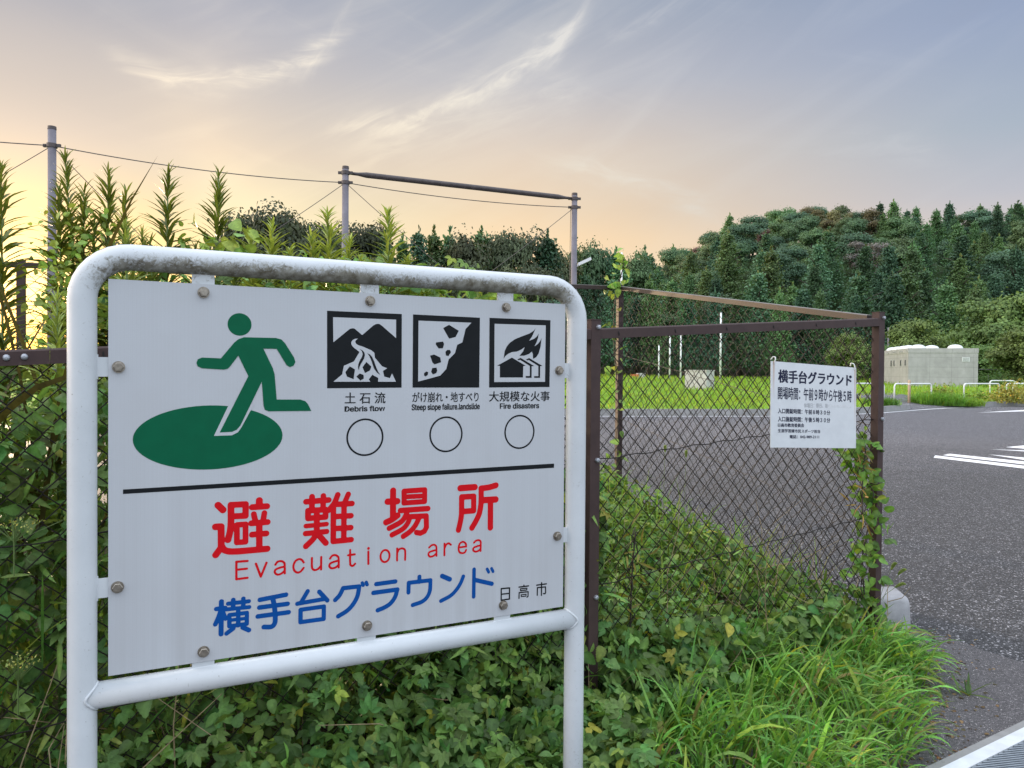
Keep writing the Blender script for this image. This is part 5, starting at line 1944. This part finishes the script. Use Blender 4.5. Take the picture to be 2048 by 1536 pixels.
# creepers spilling through the foot of the fence
mass(2700, (-2.2, .55), (-.28, .03), lambda t, d, r: .03 + r * (.40 + d * .9 + .10 * n1(t, d)), ((HAND5, .36, G1, 1.15, 1.0), (SERR, .34, G1, .85, 1.0), (HAND3, .30, G2, 1.1, 1.0)), .75, True, (.04, .085))
def inside(P, x, y):
    c = np.zeros(len(x), bool)
    for i in range(len(P)):
        (x0, y0), (x1, y1) = P[i], P[(i + 1) % len(P)]
        c ^= ((y0 > y) != (y1 > y)) & (x < (x1 - x0) * (y - y0) / (y1 - y0 + 1e-12) + x0)
    return c


CPOLY = np.array([(-.15, 2.95), (.12, 2.25), (.40, 2.25), (.52, 2.85), (.66, 3.20), (.90, 3.55), (.55, 3.42)])
x, y = rng.uniform(-.2, .95, 4200), rng.uniform(2.2, 3.6, 4200)
k_ = inside(CPOLY, x, y)
x, y = x[k_], y[k_]
pz = np.stack([x, y, .03 + rng.random(len(x)) * (.17 + .05 * np.sin(x * 9 + y * 6))], 1)
third = len(x) // 3
for j, tp in enumerate((HAND5, SERR, HAND3)):
    m = pz[j * third:(j + 1) * third]
    leaves(ug, m, tp, rng.uniform(.04, .085, len(m)) * (1.15 if j != 1 else .95), jcol(G1 if j < 2 else G2, len(m), .26, .14), .9, None, .5)
mass(650, (.3, 1.62), (-.12, .05), lambda t, d, r: .05 + r * (.30 + .08 * n1(t, d)), ((HAND3, .4, G1, 1.0, 1.0), (SERR, .4, G1, .8, 1.0), (OVATE, .2, G2, 1.0, 1.0)), .6, True, (.05, .085))
props(ug.build('undergrowth', M['leaf']), 'dense mass of mixed leafy weeds and creepers filling the bank behind the fence', 'undergrowth', kind='stuff')

# dry stalks and twigs in the weeds
mb = MB()
for k in range(300):
    t, d = random.uniform(-3, 2.2), random.uniform(-.1, .9 if k % 3 else 2.6)
    z = float(bank_z(d)) + random.uniform(0, .25)
    L = random.uniform(.15, .5) * (1.5 if t < -.8 else 1)
    a, e = random.uniform(0, 6.28), random.uniform(.1, 1.5)
    p0 = fp(t, d, z)
    v = np.array([math.cos(a) * math.cos(e), math.sin(a) * math.cos(e), math.sin(e)]) * L
    mid = p0 + v * .5 + np.array([random.gauss(0, .02), random.gauss(0, .02), random.gauss(0, .03)])
    mb.tube([p0, mid, p0 + v], [.0022, .0018, .0010], 4, caps=False)
props(mb.build('dry_stalks', M['straw']), 'thin dry straw stalks tangled among the weeds', 'dry stalks', kind='stuff')

# vines on the posts
def vine(name, label, path, n, size, base, spread, tpl=SERR):
    P = smooth_curve(path, 8)
    t = thing(name, label, 'vine', P[0])
    MB().tube(P, .004, 5).build('stem', M['bark'], t, True)
    MB().tube(P + rng.normal(0, .012, P.shape), .003, 5).build('twig', M['bark'], t, True)
    cl = Cloud()
    i = rng.integers(0, len(P), n)
    pos = P[i] + rng.normal(0, 1, (n, 3)) * np.array([spread, spread, .04])
    leaves(cl, pos, tpl, rng.uniform(.7, 1.15, n) * size, jcol(base, n, .22), .45, np.array([0, -.5, 0]), .6)
    cl.build('foliage', M['leaf'], t, P[0])
    return t


f0 = np.array([FAR[0] - .03, FAR[1] - .05, 0])
vine('climbing_vine', 'light green vine climbing over the top of the far corner post', [f0 + [0, 0, .5], f0 + [.02, 0, 1.2], f0 + [-.03, 0, 1.8], f0 + [-.02, -.02, 2.25], f0 + [.03, 0, 2.38], f0 + [.06, 0, 2.55]], 62, .08, (.20, .33, .075), .05)
f1 = fp(1.90, -.01, 0)
vine('post_creeper', 'reddish-tipped creeper climbing the corner post beside the notice board', [f1 + [0, 0, .15], f1 + [-.03, 0, .5], f1 + [.02, 0, .8], f1 + [-.06, 0, 1.02], f1 + [-.05, 0, 1.15]], 230, .056, (.12, .235, .045), .042)
f2 = fp(2.02, .03, 0)
vine('post_creeper', 'sparse green creeper with broad leaves on the right side of the corner post', [f2 + [0, 0, .2], f2 + [.01, 0, .6], f2 + [.02, .02, .9], f2 + [.0, .03, 1.15]], 30, .068, (.10, .21, .045), .026)
vine('young_shoot', 'brownish young shoot rising at the lower right corner of the notice board', [fp(1.80, -.04, .75), fp(1.80, -.04, .95), fp(1.81, -.05, 1.12)], 26, .075, (.22, .16, .05), .025, LANCE)
vine('young_shoot', 'yellowish shoot standing in the mesh near the left fence post', [fp(.26, .05, .3), fp(.26, .04, .6), fp(.27, .03, .80)], 26, .08, (.22, .20, .05), .03, LANCE)


def umbel(label, c, w):
    t = thing('flower_umbel', label, 'flower', c)
    mb, cl = MB(), Cloud()
    mb.tube([c + [0, 0, -.12], c], .002, 5)
    n = 90
    q = rng.normal(0, 1, (n, 3)) * [w, w, w * .22] + c + [0, 0, .02]
    for p in q[:24]:
        mb.tube([c - [0, 0, .03], p], .0008, 4, caps=False)
    leaves(cl, q, BROAD, rng.uniform(.004, .008, n), jcol((.42, .46, .14), n, .2), .9)
    mb.build('stalks', M['stem'], t); cl.build('florets', M['head'], t, c)


umbel('flat yellow-green flower cluster by the fence at the left edge', at(28, 1062, 2.05), .035)
umbel('small yellow-green flower cluster lower down at the left edge', at(36, 1340, 2.02), .026)

# tall arching reed leaves at the far left
cl = Cloud()
n = 46
c = at(45, 740, 2.75)
pos = c * [1, 1, 0] + rng.normal(0, 1, (n, 3)) * [.17, .14, 0] + [0, 0, .75]
blades(cl, pos, rng.uniform(.9, 1.7, n), rng.uniform(.012, .024, n), np.abs(rng.normal(.25, .2, n)), rng.uniform(0, 6.28, n), rng.uniform(.4, 1.8, n), jcol((.075, .065, .022), n, .2, .02), 9)
o = cl.build('reed_clump', M['grass'])
props(o, 'tall arching reed leaves glowing in the low sun at the far left', 'reeds')

# bright grass in front of the right-hand fence panel
gr = Cloud()
GPOLY = np.array([(1.35, 3.90), (.92, 3.62), (.68, 3.30), (.52, 2.95), (.42, 2.35), (1.18, 2.35), (1.56, 2.96), (1.86, 3.42), (2.10, 3.85), (2.28, 4.42), (2.04, 4.36), (1.95, 4.20)])


n = 6600
x, y = rng.uniform(.35, 2.35, n), rng.uniform(2.3, 4.45, n)
k_ = inside(GPOLY, x, y)
x, y = x[k_], y[k_]; n = len(x)
pos = np.stack([x, y, np.full(n, .012)], 1)
q = pos[:, :2] - FO
t, d = q @ FD, q @ FN
right = np.interp(y, [2.35, 2.96, 3.42, 3.85, 4.42], [1.18, 1.56, 1.86, 2.10, 2.28]) - x
edgef = np.clip(1 - right / .35, 0, 1)
L = rng.uniform(.18, .44, n) * (1 - .36 * edgef) * np.where(rng.random(n) < .08, 1.3, 1) * np.clip(.75 + .25 * np.sin(x * 7 + y * 5), .6, 1)
az = np.where(rng.random(n) < .55, np.arctan2(-FN[1] + .6 * rng.normal(0, 1, n), -FN[0] + .6 * rng.normal(0, 1, n) + .4), rng.uniform(0, 6.28, n))
blades(gr, pos, L, rng.uniform(.007, .019, n), np.abs(rng.normal(.12, .14, n)) + .5 * edgef * rng.random(n), az, rng.uniform(.3, 2.4, n), np.where((rng.random(n) < .05)[:, None], jcol((.36, .29, .13), n, .2), jcol((.19, .385, .080), n, .30, .16)), 7)
# thinner grass on the bank behind the mesh and along the side fence
n = 900
t = rng.uniform(.2, 2.35, n); d = rng.uniform(.4, 2.9, n)
k_ = (t > .2 + d * .2)
t, d = t[k_], d[k_]; n = len(t)
blades(gr, fpos(t, d, bank_z(d) + .02), rng.uniform(.18, .42, n), rng.uniform(.004, .009, n), np.abs(rng.normal(.15, .15, n)), rng.uniform(0, 6.28, n), rng.uniform(.2, 1.5, n), jcol((.22, .36, .055), n, .2, .15), 5)
n = 500
t = rng.uniform(-2.4, .1, n); d = rng.uniform(.0, .5, n)
blades(gr, fpos(t, d, rng.uniform(.0, .8, n)), rng.uniform(.2, .5, n), rng.uniform(.005, .011, n), np.abs(rng.normal(.3, .2, n)), rng.uniform(0, 6.28, n), rng.uniform(.4, 1.8, n), jcol((.13, .26, .055), n, .2, .15), 6)
props(gr.build('verge_grass', M['grass']), 'bright green arching grass growing thick at the foot of the fence', 'grass', kind='stuff')


def foxtail(base, tip, label, L=.072, rad=.008, group='foxtails among the verge grass'):
    t = thing('foxtail', label, 'grass', base, group)
    mid = (base + tip) / 2 + np.array([0, 0, .06])
    P = smooth_curve([base, mid, tip], 8)
    MB().tube(P, .0012, 5).build('stalk', M['stem'], t, True)
    d = unit((P[-1] - P[-3])[None])[0]
    cl = Cloud()
    n = 260
    s = rng.random(n)
    ax_ = tip + d * L * s[:, None] + np.array([0, 0, -.35 * L]) * (s ** 2)[:, None]
    rd = unit(rng.normal(0, 1, (n, 3)))
    rd = unit(rd - d * (rd @ d)[:, None])
    prof_ = np.sqrt(np.clip(1 - (2 * s - 1) ** 2, .05, 1))
    dr = unit(rd + d * .9)
    tv = [(-.12, 0, 0), (.12, 0, 0), (0, 1, 0)]
    cl.inst(tv, [(0, 1, 2)], frames(dr, rd, .014 * (.5 + .5 * prof_)), ax_ + rd * (rad * .5 * prof_)[:, None], jcol((.34, .44, .15), n, .18))
    tv2 = OVATE
    cl.inst(*tv2, frames(dr, rd, np.full(n, .006)), ax_ + rd * (rad * .6 * prof_)[:, None], jcol((.24, .36, .10), n, .18))
    cl.build('seed_head', M['head'], t, base)


for px, py, Y, dxy, lab in ((1672, 1250, 3.75, (.02, .05), 'drooping foxtail left of the fence corner post'), (1692, 1245, 3.8, (.02, .05), 'foxtail right beside the drooping one near the corner post'), (1684, 1288, 3.6, (0, .04), 'short foxtail below the pair near the corner post'),
                            (1712, 1332, 3.45, (-.05, .05), 'plump foxtail in the middle of the right grass clump'), (1836, 1335, 3.55, (-.14, .02), 'foxtail arching over the pavement, upper one'), (1790, 1380, 3.3, (-.12, .03), 'foxtail bending right near the clump edge'),
                            (1850, 1378, 3.35, (-.22, .0), 'foxtail reaching out farthest over the pavement'), (1485, 1345, 3.2, (-.03, .05), 'pale narrow foxtail left in the grass clump'), (1660, 1362, 3.3, (.0, .05), 'whitish foxtail in the centre of the grass'), (1025, 1430, 2.75, (-.06, .08), 'foxtail in front of the creepers under the sign'),
                            (1782, 1140, 4.4, (-.08, .04), 'foxtail by the right side of the corner post'), (1796, 1150, 4.45, (-.12, .04), 'foxtail leaning over the road behind the corner post'), (1790, 1175, 4.4, (-.14, .04), 'low foxtail above the kerb stone'), (958, 1505, 2.7, (-.03, .06), 'foxtail cut by the lower edge under the sign'),
                            (1330, 905, 5.2, (.0, .06), 'foxtail on the bank seen through the mesh, left one'), (1372, 915, 5.3, (.0, .06), 'foxtail on the bank seen through the mesh, right one')):
    tip = at(px, py, Y)
    b_ = np.array([tip[0] + dxy[0], tip[1] + dxy[1], 0.0])
    b_[2] = max(.01, float(bank_z(np.dot(b_[:2] - FO, FN)))) if Y > 4.6 else .01
    foxtail(b_, tip, lab)

# leaf litter and grit along the ragged edge of the grass
lt = Cloud()
n = 420
y = rng.uniform(2.7, 4.5, n)
x = np.interp(y, [2.35, 2.96, 3.42, 3.85, 4.42], [1.18, 1.56, 1.86, 2.10, 2.28]) + rng.normal(0, .09, n) + np.abs(rng.normal(0, .10, n))
pz = np.stack([x, y, np.full(n, .018)], 1)
leaves(lt, pz, OVATE, rng.uniform(.008, .032, n), jcol((.20, .14, .075), n, .35), 2.2, None, .35)
props(lt.build('leaf_litter', M['head']), 'small dry brown leaf litter scattered along the grass edge on the pavement', 'leaf litter', kind='stuff')

# weed sprig on the pavement
c = ground(1930, 1395)
cl = Cloud()
n = 16
blades(cl, np.repeat(c[None], n, 0) + rng.normal(0, .012, (n, 3)) * [1, 1, 0] + [0, 0, .016], rng.uniform(.06, .16, n), rng.uniform(.006, .012, n), rng.uniform(.9, 1.3, n), rng.uniform(-1, 3.6, n), rng.uniform(.1, .5, n), jcol((.10, .18, .04), n, .2), 5)
props(cl.build('weed_sprig', M['grass']), 'small flattened weed sprig lying on the pavement asphalt', 'weed')

# shrubs at the kerb
def shrub(label, px, py, Y, w, h, base, n, grassy=False):
    c = at(px, py, Y)
    z0 = float(field_z(c[0], c[1])) if c[1] > kerb_y(c[0]) else 0.0
    c = np.array([c[0], c[1], z0])
    t = thing('shrub' if not grassy else 'grass_tussock', label, 'shrub' if not grassy else 'grass tussock', c)
    cl = Cloud()
    if grassy:
        pos = c + np.clip(rng.normal(0, 1, (n, 3)), -1.6, 1.6) * [w * .26, w * .15, 0]
        blades(cl, pos, rng.uniform(.5, 1.1, n) * h, rng.uniform(.014, .03, n), np.abs(rng.normal(.2, .2, n)), rng.uniform(0, 6.28, n), rng.uniform(.4, 1.6, n), jcol(base, n, .2), 4)
        cl.build('blades', M['grass'], t, c)
    else:
        d = unit(rng.normal(0, 1, (n, 3))); d[:, 2] = np.abs(d[:, 2])
        pos = c + d * (rng.random((n, 1)) ** .4) * [w / 2, w / 2 * .7, h] * (1 + .25 * np.sin(d[:, :1] * 9 + d[:, 1:2] * 7))
        leaves(cl, pos, OVATE, rng.uniform(.07, .13, n), jcol(base, n, .28), .6, None, .7, 1.2)
        cl.build('foliage', M['leaf'], t, c)
    mb = MB()
    for k in range(6):
        a = random.uniform(0, 6.28)
        mb.tube([c, c + np.array([math.cos(a) * w * .2, math.sin(a) * w * .15, h * .6])], [.012, .005], 5)
    mb.build('stems', M['bark'] if not grassy else M['straw'], t)


shrub('long grass tussock spilling over the kerb right of the bollard', 1872, 806, 37.8, 2.5, .85, (.17, .35, .055), 2600, True)
shrub('second grass tussock continuing along the kerb to the right', 1915, 808, 38.2, 2.4, .55, (.22, .38, .055), 1900, True)
shrub('low dark green clump at the kerb end behind the corner post', 1762, 812, 33.2, 1.5, .5, (.13, .28, .055), 1000, True)
shrub('yellow-green shrub standing behind the long kerb tussock', 1884, 790, 40.2, 2.0, .85, (.22, .27, .055), 900)
shrub('yellowish orange-tinged shrub on the kerb at the right edge', 2018, 805, 39.6, 2.4, 1.05, (.30, .30, .07), 1500)
shrub('yellowish shrub cut by the right edge of view', 2062, 800, 40.6, 2.6, 1.15, (.28, .31, .07), 1300)
shrub('low green shrub before the hoop at the right end of the building', 1955, 795, 41, 1.6, .55, (.20, .30, .06), 500)
shrub('dark green bush against the far right field fence', 1990, 772, 70, 4.0, 1.7, (.10, .18, .055), 1600)

# grass of the field
fg = Cloud()
for y0, y1, dens, a0, a1, sz in ((28.0, 40, 26, -.05, .80, (.16, .36)), (40, 58, 11, .0, .80, (.2, .42)), (58, 97, 4.2, .0, .80, (.28, .55))):
    area = (a1 - a0) * (y1 ** 2 - y0 ** 2) / 2
    n = int(area * dens)
    y = np.sqrt(rng.uniform(y0 ** 2, y1 ** 2, n)); x = rng.uniform(a0, a1, n) * y
    ok = (y > kerb_y(x) + .22) & ~((x > 17.3) & (x < 23.2 + (y - kerb_y(x)) * .14) & (y - kerb_y(x) < 7.5))
    inb = np.stack([x, y], 1) - CB
    ok &= ~(((inb @ bu) > -.1) & ((inb @ bu) < LU + .1) & ((inb @ bv) > -.1) & ((inb @ bv) < LV + 2.7))
    x, y = x[ok], y[ok]; n = len(x)
    pos = np.stack([x, y, field_z(x, y) - .02], 1)
    patch = .5 + .5 * np.sin(x * .55 + 1.2 * np.sin(y * .3)) * np.cos(y * .42 + x * .2)
    col = jcol((.22, .38, .045), n, .18, .12) * (1 + .35 * patch[:, None] * [1.0, .45, .2])
    blades(fg, pos, rng.uniform(*sz, n), rng.uniform(.03, .06, n) * (y / 45) ** .6, np.abs(rng.normal(.2, .2, n)), rng.uniform(0, 6.28, n), rng.uniform(.3, 1.4, n), col, 3)
props(fg.build('field_grass', M['grass']), 'bright green uncut grass covering the field beyond the kerb', 'grass', kind='stuff')
